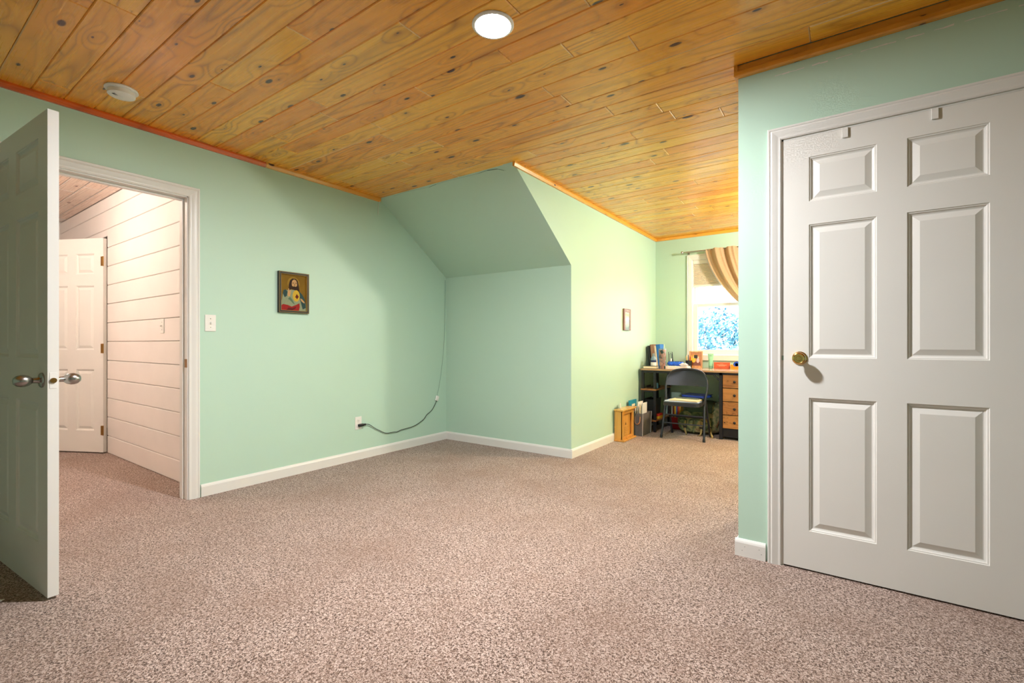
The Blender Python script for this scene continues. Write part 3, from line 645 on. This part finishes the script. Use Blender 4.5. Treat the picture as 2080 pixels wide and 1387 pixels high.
MB().box((.89, .025, 0), (.925, .055, DT-.02), .002).build('post', BLACKM, dk); MB().box((.89, DD-.06, 0), (.925, DD-.03, DT-.02), .002).build('post', BLACKM, dk)
MB().tube([(.905, .035, DT-.12), (.83, .035, DT-.045)], .008, 8).build('corner_brace', BLACKM, dk)
for k in range(4):
    z1 = .705-k*.146; dr = MB().box((.93, .018, z1-.138), (DL-.012, .042, z1), .002).build('drawer', RUST, dk)
    MB().lathe([(0, 0), (.006, 0), (.006, -.012), (.013, -.018), (.014, -.025), (.009, -.029), (0, -.03)], (1.05, .018, z1-.07), 'y', 14).build('knob', BLACKP, dr, smooth=True)

# ------------------------------------------------------------------ folding chair (faces the room)
ch = thing('folding_chair', 'dark grey metal folding chair with papers piled on its seat, before the desk', 'chair', (-1.462, 5.26, 0))
hw = .222
# local: y=0 at front feet, + toward the desk
def yz(z): return .0+z*.30
side = [(0.0, .0), (.08, .38), (.165, .56), (.20, .68)]
pts = [(-hw-.006, 0, 0), (-hw+.01, .085, .30), (-hw+.012, .12, .42), (-hw-.002, .165, .56), (-hw+.01, .188, .65), (-hw+.045, .202, .715), (-hw+.1, .208, .745), (-.05, .21, .757), (.05, .21, .757)]
pts = pts+[(-p[0], p[1], p[2]) for p in pts[::-1][2:]]
MB().tube(smooth_path(pts, 5), .0125, 10).build('main_frame', CHAIRM, ch, smooth=True)
def back(u, v):
    hwz = lambda z: hw-.002 if z < .65 else (hw-.002)*(1-((z-.65)/.107)**2.6*.55)
    z = .575+(.752-.575)*v; x = (u*2-1)*hwz(z)
    return (x, .168+.2*(z-.56)+.030*(1-(u*2-1)**2)-.012, z)
MB().surf(back, 24, 12).build('backrest', CHAIRM, ch, smooth=True, fixn=False)
m = MB(); n = 24
def seat_pt(i, z, inset=0):
    t = 2*math.pi*i/n; c, s_ = math.cos(t), math.sin(t); e = .35
    return ((abs(c)**e)*(1 if c > 0 else -1)*(.196-inset), .10+(abs(s_)**e)*(1 if s_ > 0 else -1)*(.19-inset), z)
rings = [(.375, .006), (.372, 0), (.405, 0), (.411, .006), (.411, .02), (.405, .035)]
V = []; F = []
for z, ins in rings: V += [seat_pt(i, z+(-.012 if False else 0), ins) for i in range(n)]
for k in range(len(rings)-1): F += [(k*n+i, k*n+(i+1) % n, (k+1)*n+(i+1) % n, (k+1)*n+i) for i in range(n)]
F += [tuple(range(n))[::-1], tuple(range((len(rings)-1)*n, len(rings)*n))]
m.raw(V, F).build('seat', CHAIRM, ch, smooth=True)
for sg in (-1, 1): MB().tube([(sg*(hw-.014), .13, .455), (sg*(hw-.018), .2, .36), (sg*(hw-.01), .36, .0)], .0115, 10).build('rear_leg', CHAIRM, ch, smooth=True)
for z, yy in ((.255, .072), (.165, .047)): MB().tube([(-hw+.004, yy, z), (hw-.004, yy, z)], .0075, 8).build('front_stretcher', CHAIRM, ch, smooth=True)
MB().tube([(-hw+.014, .262, .22), (hw-.014, .262, .22)], .014, 8).build('rear_stretcher', CHAIRM, ch, smooth=True)
for sg in (-1, 1): MB().tube([(sg*(hw-.012), .135, .45), (sg*(hw-.014), .05, .39)], .006, 6).build('hinge_link', CHAIRM, ch, smooth=True)
for sg in (-1, 1): MB().tube([(sg*(hw+.006), 0, 0), (sg*(hw+.004), .006, .03)], .0145, 10).build('foot_cap', BLACKP, ch, smooth=True)

# papers and folders on the seat
def paper_stack(name, label, cat, loc, rz, parts, group=None):
    t = thing(name, label, cat, loc, rz, group); z = 0
    for nm, w, d, h, mat, r in parts:
        MB().box((-w/2, -d/2, z), (w/2, d/2, z+h), min(.001, h*.3), rot=rotz(r)).build(nm, mat, t); z += h
    return t
PAPER = plain('white_paper', S(238, 234, 228), .7, var=.02); CREAM = plain('cream_paper', S(238, 222, 190), .7, var=.03); MANILA = plain('manila_card', S(232, 204, 150), .7, var=.03)
BLUEP = plain('pale_blue_paper', S(176, 194, 222), .7, var=.03); NAVY = plain('navy_binder_cover', S(20, 36, 92), .4); ROYAL = plain('royal_blue_card', S(34, 70, 190), .4); MAG = plain('grey_magazine_cover', S(108, 124, 120), .4, var=.4, scale=18)
cx, cy = -1.462, 5.26
paper_stack('paper_sheaf', 'pale blue and white papers lying on the folding chair seat', 'paper', (cx-.005, cy+.065, .411), .03, [('sheet', .36, .21, .004, BLUEP, 0), ('sheet', .34, .2, .004, PAPER, .05), ('sheet', .35, .2, .003, BLUEP, -.04)])
paper_stack('manila_folder', 'cream manila folder on the papers on the chair seat', 'folder', (cx+.02, cy+.07, .422), -.05, [('cover', .30, .2, .003, MANILA, 0), ('sheet', .29, .19, .006, CREAM, .03), ('cover', .30, .2, .002, CREAM, .02)])
paper_stack('magazine', 'grey green magazine at the back of the chair seat', 'magazine', (cx+.03, cy+.215, .4335), -.12, [('page_block', .25, .19, .012, MAG, 0)])
paper_stack('ring_binder', 'navy and royal blue binder on top of the pile on the chair', 'binder', (cx+.085, cy+.28, .4465), -.2, [('cover', .27, .22, .005, NAVY, 0), ('page_block', .25, .2, .02, ROYAL, 0), ('cover', .27, .22, .005, NAVY, 0)])

# ------------------------------------------------------------------ things on the desk
def put(name, label, cat, x, y, z=DT, rz=0, group=None): return thing(name, label, cat, (x, y, z), rz, group)
b = put('book', 'closed dark hardback book with cream pages lying on the desk corner', 'book', -1.915, 5.585, rz=.12)
CHARC = plain('charcoal_cover', S(66, 62, 58), .5)
MB().box((-.08, -.055, 0), (.08, .055, .003)).box((-.08, -.055, .026), (.08, .055, .029)).box((-.08, .052, .0), (.08, .055, .029)).build('cover', CHARC, b); MB().box((-.078, -.053, .003), (.077, .052, .026)).build('page_block', CREAM, b)
CLEARB = N('clear_blue_plastic'); CLEARB.set(Base_Color=S(150, 176, 190), Roughness=.12, Transmission_Weight=.35); CLEARB = CLEARB.m
bt = put('sanitizer_bottle', 'clear bottle with white and blue label standing on the desk corner', 'bottle', -1.93, 5.72)
MB().lathe([(0, 0), (.030, 0), (.033, .004), (.033, .105), (.028, .125), (.016, .142), (.013, .146), (.013, .152), (0, .152)], (0, 0, 0), 'z', 24).build('bottle_body', CLEARB, bt, smooth=True)
MB().lathe([(.0335, .012), (.0337, .013), (.0337, .068), (.0335, .069)], (0, 0, 0), 'z', 24).build('label_band', PAPER, bt, smooth=True)
MB().lathe([(.0336, .07), (.0338, .071), (.0338, .092), (.0336, .093)], (0, 0, 0), 'z', 24).build('label_band', NAVY, bt, smooth=True)
MB().lathe([(0, .150), (.014, .150), (.014, .172), (.012, .176), (0, .176)], (0, 0, 0), 'z', 18).build('cap', plain('grey_cap', S(120, 132, 138), .4), bt, smooth=True)
tm = put('tumbler', 'tall photo print tumbler with lid and straw on the desk', 'tumbler', -1.775, 5.575)
COLL = N('photo_collage_wrap'); tc = COLL.n('ShaderNodeTexCoord').outputs['Object']; vo = COLL.n('ShaderNodeTexVoronoi', i0=tc); vo.inputs['Scale'].default_value = 26
sp = COLL.n('ShaderNodeSeparateColor', i0=vo.outputs['Color']).outputs[0]
COLL.set(Base_Color=COLL.ramp(sp, [(.05, S(30, 52, 46)), (.25, S(150, 108, 96)), (.45, S(120, 122, 128)), (.65, S(182, 140, 128)), (.85, S(90, 70, 66)), (1, S(220, 214, 210))]), Roughness=.25); COLL = COLL.m
MB().lathe([(0, 0), (.033, 0), (.035, .004), (.0355, .09), (.041, .11), (.043, .225), (.042, .228), (0, .228)], (0, 0, 0), 'z', 28).build('tumbler_body', COLL, tm, smooth=True)
MB().lathe([(0, .226), (.044, .226), (.0445, .238), (.041, .243), (0, .243)], (0, 0, 0), 'z', 28).build('lid', glass_mat('clear_lid', (.9, .95, .95, 1), .15), tm, smooth=True)
MB().tube([(.012, .0, .16), (.02, .004, .29)], .0045, 8).build('straw', plain('pale_straw', S(226, 240, 232), .3), tm, smooth=True)
def lean_book(name, label, x, y, w, d, h, tilt, cover, page=PAPER, rz=0, z=DT):
    t = put(name, label, 'book', x, y, z=z, rz=rz)
    M_ = Matrix.Rotation(tilt, 4, 'Y')
    MB().box((0, -d/2, 0), (.003, d/2, h), rot=M_).box((w-.003, -d/2, 0), (w, d/2, h), rot=M_).box((.0, -d/2, 0), (w, -d/2+.003, h), rot=M_).build('cover', cover, t)
    MB().box((.003, -d/2+.003, .003), (w-.003, d/2-.004, h-.004), rot=M_).build('page_block', page, t)
    return t
lean_book('book', 'tall black book leaning against the nook wall behind the bottle', -2.005, 5.86, .03, .17, .27, -.08, BLACKP)
lean_book('book', 'brown book leaning between the black and the blue books', -1.965, 5.86, .04, .18, .285, -.10, plain('brown_cover', S(150, 108, 86), .5), plain('pinkish_pages', S(226, 196, 182), .7))
lean_book('book', 'cream spined book leaning beside the blue book', -1.922, 5.87, .014, .16, .27, -.11, CREAM)
lean_book('book', 'bright blue book leaning against the brown book on the desk', -1.902, 5.9, .05, .15, .285, -.13, plain('bright_blue_cover', S(28, 112, 196), .35))
ea = put('wire_easel', 'small black wire photo stand behind the tumbler', 'photo stand', -1.80, 6.0)
MB().tube([(-.03, 0, 0), (-.045, .04, .19), (.0, .04, .19), (.03, 0, 0)], .004, 6, closed=True).tube([(-.02, .012, .02), (-.035, .044, .17), (-.004, .044, .17), (.02, .012, .02)], .003, 6, closed=True).build('wire_frame', BLACKM, ea, smooth=True)
MB().tube([(-.02, .04, .18), (-.0, .1, 0)], .003, 6).build('back_strut', BLACKM, ea)
ps = paper_stack('paper_pad', 'stack of white papers lying flat on the desk under the blue pouch', 'paper', (-1.66, 5.80, DT), .05, [('sheet', .26, .2, .012, PAPER, 0), ('sheet', .25, .19, .008, plain('pink_paper', S(226, 196, 192), .7), .06), ('sheet', .25, .19, .006, PAPER, -.03)])
pc = put('pencil_pouch', 'bright blue crinkled pencil pouch on the papers on the desk', 'pouch', -1.695, 5.83, DT+.0255, rz=.05)
PB = plain('shiny_blue_vinyl', S(24, 96, 226), .2, var=.35, scale=40)
def pouch(u, v):
    a = 2*math.pi*v; x = (u-.5)*.2; r = (1-(abs(u-.5)*2)**6)**.5 if abs(u-.5) < .4999 else 0
    return (x, .045*math.cos(a)*max(r, .02), .026+.026*math.sin(a)*max(r, .02)*(1+.12*math.sin(u*40+a*2))+.002*math.sin(u*63))
MB().surf(pouch, 32, 20).build('pouch_body', PB, pc, smooth=True, angle=180)
MB().tube([(-.09, -.0, .053), (.0, .0, .0545), (.09, 0, .053)], .003, 6).build('zip', NAVY, pc)
tis = put('tissue', 'crumpled white and pink tissue on the paper stack', 'tissue', -1.575, 5.76, DT+.024)
def crump(u, v):
    a = 2*math.pi*u; b_ = math.pi*v; q = 1+.35*math.sin(a*3+b_*4)*math.sin(b_*3)
    return (.045*q*math.cos(a)*math.sin(b_), .035*q*math.sin(a)*math.sin(b_), .02-.02*math.cos(b_)*q*.9)
MB().surf(crump, 24, 14).build('tissue_body', plain('blush_tissue', S(236, 222, 222), .8, var=.15, scale=50), tis, smooth=True, angle=60)
wt = put('glue_stick', 'white glue stick standing behind the blue pouch', 'glue stick', -1.78, 5.93)
MB().lathe([(0, 0), (.013, 0), (.013, .075), (.010, .079), (.0095, .11), (0, .112)], (0, 0, 0), 'z', 16).build('stick_body', PLASTIC, wt, smooth=True)
cp = put('pencil_cup', 'black cup holding pencils and scissors beside the picture frame', 'pencil cup', -1.575, 5.96)
MB().lathe([(0, 0), (.034, 0), (.038, .09), (.035, .09), (.032, .006), (0, .006)], (0, 0, 0), 'z', 24).build('cup', BLACKP, cp, smooth=True)
for i, (a, c, h) in enumerate(((.2, (232, 190, 40), .15), (1.4, (220, 84, 40), .145), (2.6, (236, 214, 170), .155), (3.7, (240, 200, 60), .14), (4.8, (60, 70, 80), .16), (5.6, (200, 60, 60), .135))):
    pe = MB().tube([(.012*math.cos(a), .012*math.sin(a), .01), (.034*math.cos(a), .034*math.sin(a), h)], .0045, 6)
    pe.build('pencil', plain('pencil_paint', S(*c), .4), cp)
fr = put('photo_frame', 'light wood frame with a warm photo of two children on the desk', 'photo frame', -1.515, 6.04, rz=.10)
WF = pine('light_frame_wood', S(224, 170, 104), S(206, 146, 80), S(150, 92, 46), knots=False, axis=2)
TL = Matrix.Rotation(-.13, 4, 'X')
fm = MB(); a, h = .078, .205
for lo, hi in (((-a, 0, 0), (-a+.016, .016, h)), ((a-.016, 0, 0), (a, .016, h)), ((-a+.016, 0, 0), (a-.016, .016, .018)), ((-a+.016, 0, h-.016), (a-.016, .016, h))): fm.box(lo, hi, .0015, rot=TL)
fm.build('frame', WF, fr)
ph = MB().box((-a+.014, .007, .016), (a-.014, .012, h-.014), rot=TL)
k0 = [0]
def pol(mat, pts):
    k0[0] += 1; ph.raw([(x, .0068-.0003*k0[0], z) for x, z in pts], [tuple(range(len(pts)))], mat, rot=TL)
def el2(mat, cx, cz, rx, rz_): pol(mat, [(cx+rx*math.cos(t*.4189), cz+rz_*math.sin(t*.4189)) for t in range(15)])
pol(1, [(-.058, .03), (.058, .03), (.05, .075), (-.05, .08)]); el2(2, -.026, .10, .024, .036); el2(2, -.02, .145, .017, .018); el2(3, .024, .09, .016, .03); el2(4, .024, .128, .012, .013); el2(4, -.024, .13, .010, .010)
ph.build('photo', [plain('photo_brown', S(196, 122, 62), .3, var=.2, scale=50), plain('photo_dark_brown', S(120, 62, 30), .3), plain('photo_yellow', S(242, 190, 40), .3), plain('photo_pink', S(232, 180, 176), .3), plain('photo_skin', S(240, 200, 160), .3)], fr, fixn=False)
MB().box((-.02, .014, .01), (.02, .018, .15), rot=Matrix.Rotation(.2, 4, 'X') @ Matrix.Translation((0, .03, 0))).build('easel_back', CHARC, fr)
tb = put('lotion_tube', 'pale green tube standing on its cap on the desk', 'tube', -1.335, 6.02)
def tubf(u, v):
    a = 2*math.pi*u; e = v**1.4; return ((.024+.010*e)*math.cos(a), (.024*(1-e)+.003*e)*math.sin(a), .03+.145*v)
GRN = plain('pale_green_tube', S(150, 206, 172), .35, var=.03)
MB().surf(tubf, 24, 10).build('tube_body', GRN, tb, smooth=True, angle=180)
MB().lathe([(0, 0), (.022, 0), (.024, .03), (0, .03)], (0, 0, 0), 'z', 20).build('cap', plain('sage_cap', S(120, 170, 146), .4), tb, smooth=True)
for zz, w in ((.148, .014), (.140, .009)): MB().box((-w, -.0085, zz), (w, -.0065, zz+.003)).build('lettering', plain('grey_green_lettering', S(70, 110, 96), .5), tb)
rb = put('red_orange_box', 'orange red oblong box with pale lettering standing on the desk', 'box', -1.205, 6.0)
MB().box((-.088, -.014, 0), (.088, .014, .075), .002).build('carton', plain('orange_red_card', S(206, 92, 56), .45), rb)
for zz, w, h in ((.055, .018, .003), (.041, .055, .005), (.030, .035, .004)): MB().box((-w, -.0148, zz), (w, -.0138, zz+h)).build('lettering', plain('pale_orange_lettering', S(240, 180, 150), .5), rb)
ty = put('tape_dispenser', 'orange and blue tape dispenser at the right end of the desk', 'tape dispenser', -1.03, 5.98)
MB().prism([(-.075, 0), (.09, 0), (.09, .012), (.06, .03), (.01, .034), (-.03, .03), (-.06, .055), (-.075, .05)], lambda p, s: (p[0], s, p[1]), -.02, .02).build('dispenser_base', plain('orange_plastic', S(236, 146, 36), .35), ty)
MB().lathe([(.018, -.012), (.036, -.012), (.036, .012), (.018, .012), (.018, -.012)], (-.01, 0, .052), 'y', 24).build('tape_roll', plain('blue_tape', S(28, 74, 190), .4), ty, smooth=True)

# things on the side shelves
sx0, sz1, sz2 = -2.03+.1, .508, .143
sb = put('black_tray', 'flat black tray on the middle side shelf of the desk', 'tray', -1.93, 5.72, sz1)
MB().box((-.06, -.07, 0), (.06, .07, .012), .003).box((-.06, -.07, .01), (-.054, .07, .03)).box((.054, -.07, .01), (.06, .07, .03)).build('tray_body', BLACKP, sb)
vb = put('small_bottle', 'small pale blue bottle with black cap on the middle side shelf', 'bottle', -1.865, 5.66, sz1)
MB().lathe([(0, 0), (.014, 0), (.015, .003), (.015, .055), (.009, .066), (0, .066)], (0, 0, 0), 'z', 16).build('bottle_body', plain('pale_blue_bottle', S(96, 150, 190), .25), vb, smooth=True)
MB().lathe([(0, .065), (.010, .065), (.010, .085), (0, .085)], (0, 0, 0), 'z', 14).build('cap', BLACKP, vb, smooth=True)
bx = put('storage_box', 'open black fabric box on the bottom side shelf of the desk', 'box', -1.94, 5.73, sz2)
MB().prism([(-.05, 0), (.05, 0), (.062, .24), (.056, .24), (.045, .006), (-.045, .006), (-.056, .24), (-.062, .24)], lambda p, s: (p[0], s, p[1]), -.12, .12).box((-.052, -.12, .0), (.052, -.115, .23)).box((-.052, .115, .0), (.052, .12, .23)).build('box_body', BLACKP, bx)
ry = put('red_yellow_box', 'red and yellow cardboard box at the edge of the bottom side shelf', 'box', -1.862, 5.73, sz2)
MB().box((-.018, -.09, 0), (.02, .09, .03), .001).build('lower_carton', plain('yellow_card', S(230, 180, 50), .5), ry); MB().box((-.016, -.085, .03), (.018, .07, .055), .001).build('upper_carton', plain('red_card', S(214, 50, 36), .5), ry)

# ------------------------------------------------------------------ floor clutter by the desk
wb = thing('wooden_box', 'small pine box with recessed front and overhanging top against the nook wall', 'box', (XD+.016, 4.775, 0))
WBX = pine('golden_box_pine', S(226, 170, 84), S(210, 146, 62), S(150, 90, 36), knots=False, axis=2, rnd=False)
D_, W_ = .085, .33
MB().box((0, -.012, 0), (D_+.03, W_+.012, .02), .004).build('base_board', WBX, wb)
MB().box((0, -.02, .325), (D_+.025, W_+.02, .342), .003).build('top_board', WBX, wb)
MB().box((0, 0, .02), (D_, .02, .325)).build('side_panel', WBX, wb); MB().box((0, W_-.02, .02), (D_, W_, .325)).build('side_panel', WBX, wb)
MB().box((D_-.012, .0, .02), (D_+.004, .045, .325), .002).box((D_-.012, W_-.045, .02), (D_+.004, W_, .325), .002).box((D_-.012, .045, .285), (D_+.004, W_-.045, .325), .002).box((D_-.012, .045, .02), (D_+.004, W_-.045, .045), .002).build('face_frame', WBX, wb)
bp = MB().box((.0, .02, .02), (D_-.025, W_-.02, .325)).build('recessed_panel', WBX, wb)
DARKI = plain('dark_brown_ink', S(60, 34, 12), .6)
MB().prism([(0, .03), (.012, .005), (.026, 0), (-.026, 0), (-.012, .005)], lambda p, s: (s, W_/2+p[0], .16+p[1]), D_-.0255, D_-.024).build('emblem', DARKI, bp)
for k in range(4): MB().box((D_-.0255, .1, .128-k*.018), (D_-.0242, .1+(.13, .12, .13, .08)[k], .131-k*.018)).build('lettering', plain('faded_brown_ink', S(168, 112, 44), .6), bp)
cdp = thing('white_card', 'white card standing on top of the small pine box', 'card', (XD+.05, 4.87, .342), .35)
MB().box((-.002, -.06, 0), (.0, .05, .055), rot=Matrix.Rotation(-.15, 4, 'Y')).box((-.012, -.06, 0), (-.01, .05, .05), rot=Matrix.Rotation(.12, 4, 'Y')).build('folded_card', PAPER, cdp)
fb = thing('magazine_bin', 'grey fabric bin stuffed with white papers on the carpet by the desk', 'bin', (-1.932, 5.33, 0), 0)
GREYF = plain('grey_felt', S(112, 106, 104), .85, var=.12, scale=60); GREYL = plain('light_grey_piping', S(176, 170, 170), .7)
bw, bd, bh = .06, .145, .255
def walls(m, w0, d0, w1, d1, z0, z1, t):
    A = [(-w0, -d0), (w0, -d0), (w0, d0), (-w0, d0)]; B = [(-w1, -d1), (w1, -d1), (w1, d1), (-w1, d1)]
    Ai = [(x*(1-t/abs(x)), y_*(1-t/abs(y_))) for x, y_ in A]; Bi = [(x*(1-t/abs(x)), y_*(1-t/abs(y_))) for x, y_ in B]
    V = [(p[0], p[1], z0) for p in A]+[(p[0], p[1], z1) for p in B]+[(p[0], p[1], z0+t) for p in Ai]+[(p[0], p[1], z1) for p in Bi]
    F = [(3, 2, 1, 0), (8, 9, 10, 11)]
    for q in range(4):
        r_ = (q+1) % 4; F += [(q, r_, 4+r_, 4+q), (8+r_, 8+q, 12+q, 12+r_), (4+q, 4+r_, 12+r_, 12+q)]
    return m.raw(V, F)
walls(MB(), bw-.008, bd-.008, bw, bd, .002, bh, .005).build('bin_body', GREYF, fb)
for sg in (-1, 1): MB().tube([(bw-.007, sg*(bd-.007), .004), (bw+.001, sg*(bd+.001), bh)], .004, 6).build('piping', GREYL, fb)
MB().tube(smooth_path([(-.03, -bd-.002, .22), (-.028, -bd-.014, .16), (.0, -bd-.02, .135), (.028, -bd-.014, .16), (.03, -bd-.002, .22)]), .006, 6, flat=.5).build('handle', plain('tan_strap', S(170, 120, 84), .6), fb, smooth=True)
random.seed(3)
for i in range(7):
    o_ = thing('paper_sheet', 'loose cream paper among the white ones in the grey bin' if i % 3 == 1 else 'loose white paper sticking up out of the grey bin', 'paper', (-1.972+i*.0125, 5.31+random.uniform(-.02, .03), .012), 0, group='cream papers in the grey bin' if i % 3 == 1 else 'white papers in the grey bin')
    w, h = random.uniform(.07, .10), random.uniform(.29, .37)
    MB().box((-.004, -w, 0), (0, w, h), rot=Matrix.Rotation(.02, 4, 'Y') @ Matrix.Rotation(random.uniform(-.1, .1), 4, 'X')).build('sheet', [PAPER, CREAM, PAPER][i % 3], o_)
tbk = thing('picture_book', 'teal picture book with a cream label leaning by the nook wall', 'book', (-2.024, 5.245, .0), .0)
TEAL = plain('teal_cover', S(32, 140, 168), .4); M_ = Matrix.Rotation(.0, 4, 'Y')
MB().box((0, -.10, .02), (.02, .10, .40), .002, rot=M_).box((0, -.10, 0), (.02, .10, .03), rot=M_).build('cover', TEAL, tbk)
MB().box((.0195, -.045, .26), (.0215, .055, .355), rot=M_).build('label_patch', CREAM, tbk); MB().prism([(-.03, .27), (.05, .27), (.05, .30), (.02, .325), (-.01, .305)], lambda p, s: (s, p[0], p[1]), .0216, .0222, rot=M_).build('picture', plain('salmon_print', S(226, 130, 90), .5), tbk)
MB().box((.0195, -.05, .235), (.0215, .02, .258), rot=M_).build('green_band', plain('leaf_green', S(60, 150, 60), .5), tbk)

bn = thing('folder_tub', 'red tub holding a rainbow of coloured folders under the desk', 'folder tub', (-1.70, 5.93, 0), 0)
walls(MB(), .05, .07, .062, .085, .002, .15, .004).build('tub', plain('deep_red_plastic', S(160, 24, 30), .35), bn)
for i, c in enumerate(((206, 190, 170), (120, 30, 40), (240, 170, 40), (250, 220, 90), (60, 110, 210), (210, 70, 60), (236, 110, 40), (246, 180, 60))):
    MB().box((-.052+i*.0135, -.065, .01), (-.052+i*.0135+.011, .065, .31-.004*(i % 3)), .001).build('folder', plain('folder_card', S(*c), .6), bn)

scp = thing('paper_scrap', 'small white paper scrap on the carpet beside the open white door', 'paper', (-2.80, .362, .001), .7)
MB().raw([(-.05, -.012, 0), (.012, -.008, .004), (.016, .004, .006), (-.05, .01, .002), (-.05, -.012, .002), (.012, -.008, .006), (.016, .004, .008), (-.05, .01, .004)], [(3, 2, 1, 0), (4, 5, 6, 7), (0, 1, 5, 4), (1, 2, 6, 5), (2, 3, 7, 6), (3, 0, 4, 7)]).build('scrap', PAPER, scp)

# backpack
bk = thing('backpack', 'olive and tan camouflage backpack slumped on the carpet under the desk', 'backpack', (-1.41, 5.82, 0), .04)
CAMO = N('camouflage_cloth'); tc = CAMO.n('ShaderNodeTexCoord').outputs['Object']; nz = CAMO.n('ShaderNodeTexNoise', i0=tc); nz.inputs['Scale'].default_value = 14; nz.inputs['Detail'].default_value = 2.5; nz.inputs['Distortion'].default_value = .8
q = CAMO.ramp(nz.outputs[0], [(.3, S(46, 54, 40)), (.42, S(84, 98, 66)), (.5, S(120, 124, 84)), (.58, S(158, 146, 104)), (.7, S(112, 84, 54))]); 
CAMO.set(Base_Color=q, Roughness=.85); CAMO = CAMO.m
OLV = plain('dark_olive_cloth', S(66, 84, 66), .85, var=.2, scale=20); TANS = plain('tan_webbing', S(190, 168, 112), .8); OLS = plain('olive_webbing', S(120, 126, 88), .8)
def blob(cx, cy, cz, rx, ry, rz_, e=.55, wob=.03, base=True):
    def f(u, v):
        a = 2*math.pi*u; b_ = math.pi*(v-.5); sg = lambda x: math.copysign(abs(x)**e, x)
        w = 1+wob*math.sin(a*3+v*5)+wob*.7*math.sin(a*7-v*9)
        x, y_, z = cx+rx*sg(math.cos(a))*sg(math.cos(b_))*w, cy+ry*sg(math.sin(a))*sg(math.cos(b_))*w, cz+rz_*sg(math.sin(b_))*(1+.5*wob*math.sin(a*2))
        return (x, y_, max(z, .002))
    return f
MB().surf(blob(0, 0, .13, .235, .15, .13), 48, 24).build('main_body', CAMO, bk, smooth=True, angle=180)
MB().surf(blob(.03, .02, .28, .19, .12, .10, .6), 40, 20).build('top_pouch', OLV, bk, smooth=True, angle=180)
MB().surf(blob(-.03, -.135, .10, .17, .06, .075, .5), 36, 18).build('front_pocket', CAMO, bk, smooth=True, angle=180)
MB().surf(blob(.2, -.02, .2, .055, .1, .17, .6, .06), 30, 18).build('side_pocket', CAMO, bk, smooth=True, angle=180)
def strap(pts, w, mat, nm='strap'): MB().tube(smooth_path(pts, 5), w, 8, flat=.22).build(nm, mat, bk, smooth=True)
strap([(-.12, -.2, .16), (-.125, -.205, .1), (-.12, -.21, .05), (-.1, -.24, .006)], .016, TANS)
strap([(-.02, -.2, .17), (-.025, -.205, .1), (-.03, -.21, .03)], .016, OLS)
strap([(.06, -.2, .16), (.055, -.205, .1), (.05, -.22, .02), (.03, -.26, .006)], .016, TANS)
strap([(.12, -.15, .2), (.14, -.19, .12), (.16, -.24, .05), (.19, -.3, .006)], .016, TANS)
strap([(.22, -.08, .25), (.26, -.12, .15), (.25, -.16, .06), (.27, -.2, .008)], .018, OLS)
strap([(.16, -.06, .36), (.23, -.08, .3), (.235, -.1, .2), (.2, -.13, .1)], .02, plain('brown_webbing', S(128, 84, 44), .8), 'shoulder_strap')
for x_, y_, z_ in ((-.12, -.213, .09), (.055, -.213, .09), (.145, -.205, .1)): MB().box((x_-.02, y_-.008, z_-.012), (x_+.02, y_+.006, z_+.012), .003).build('buckle', BLACKP, bk)
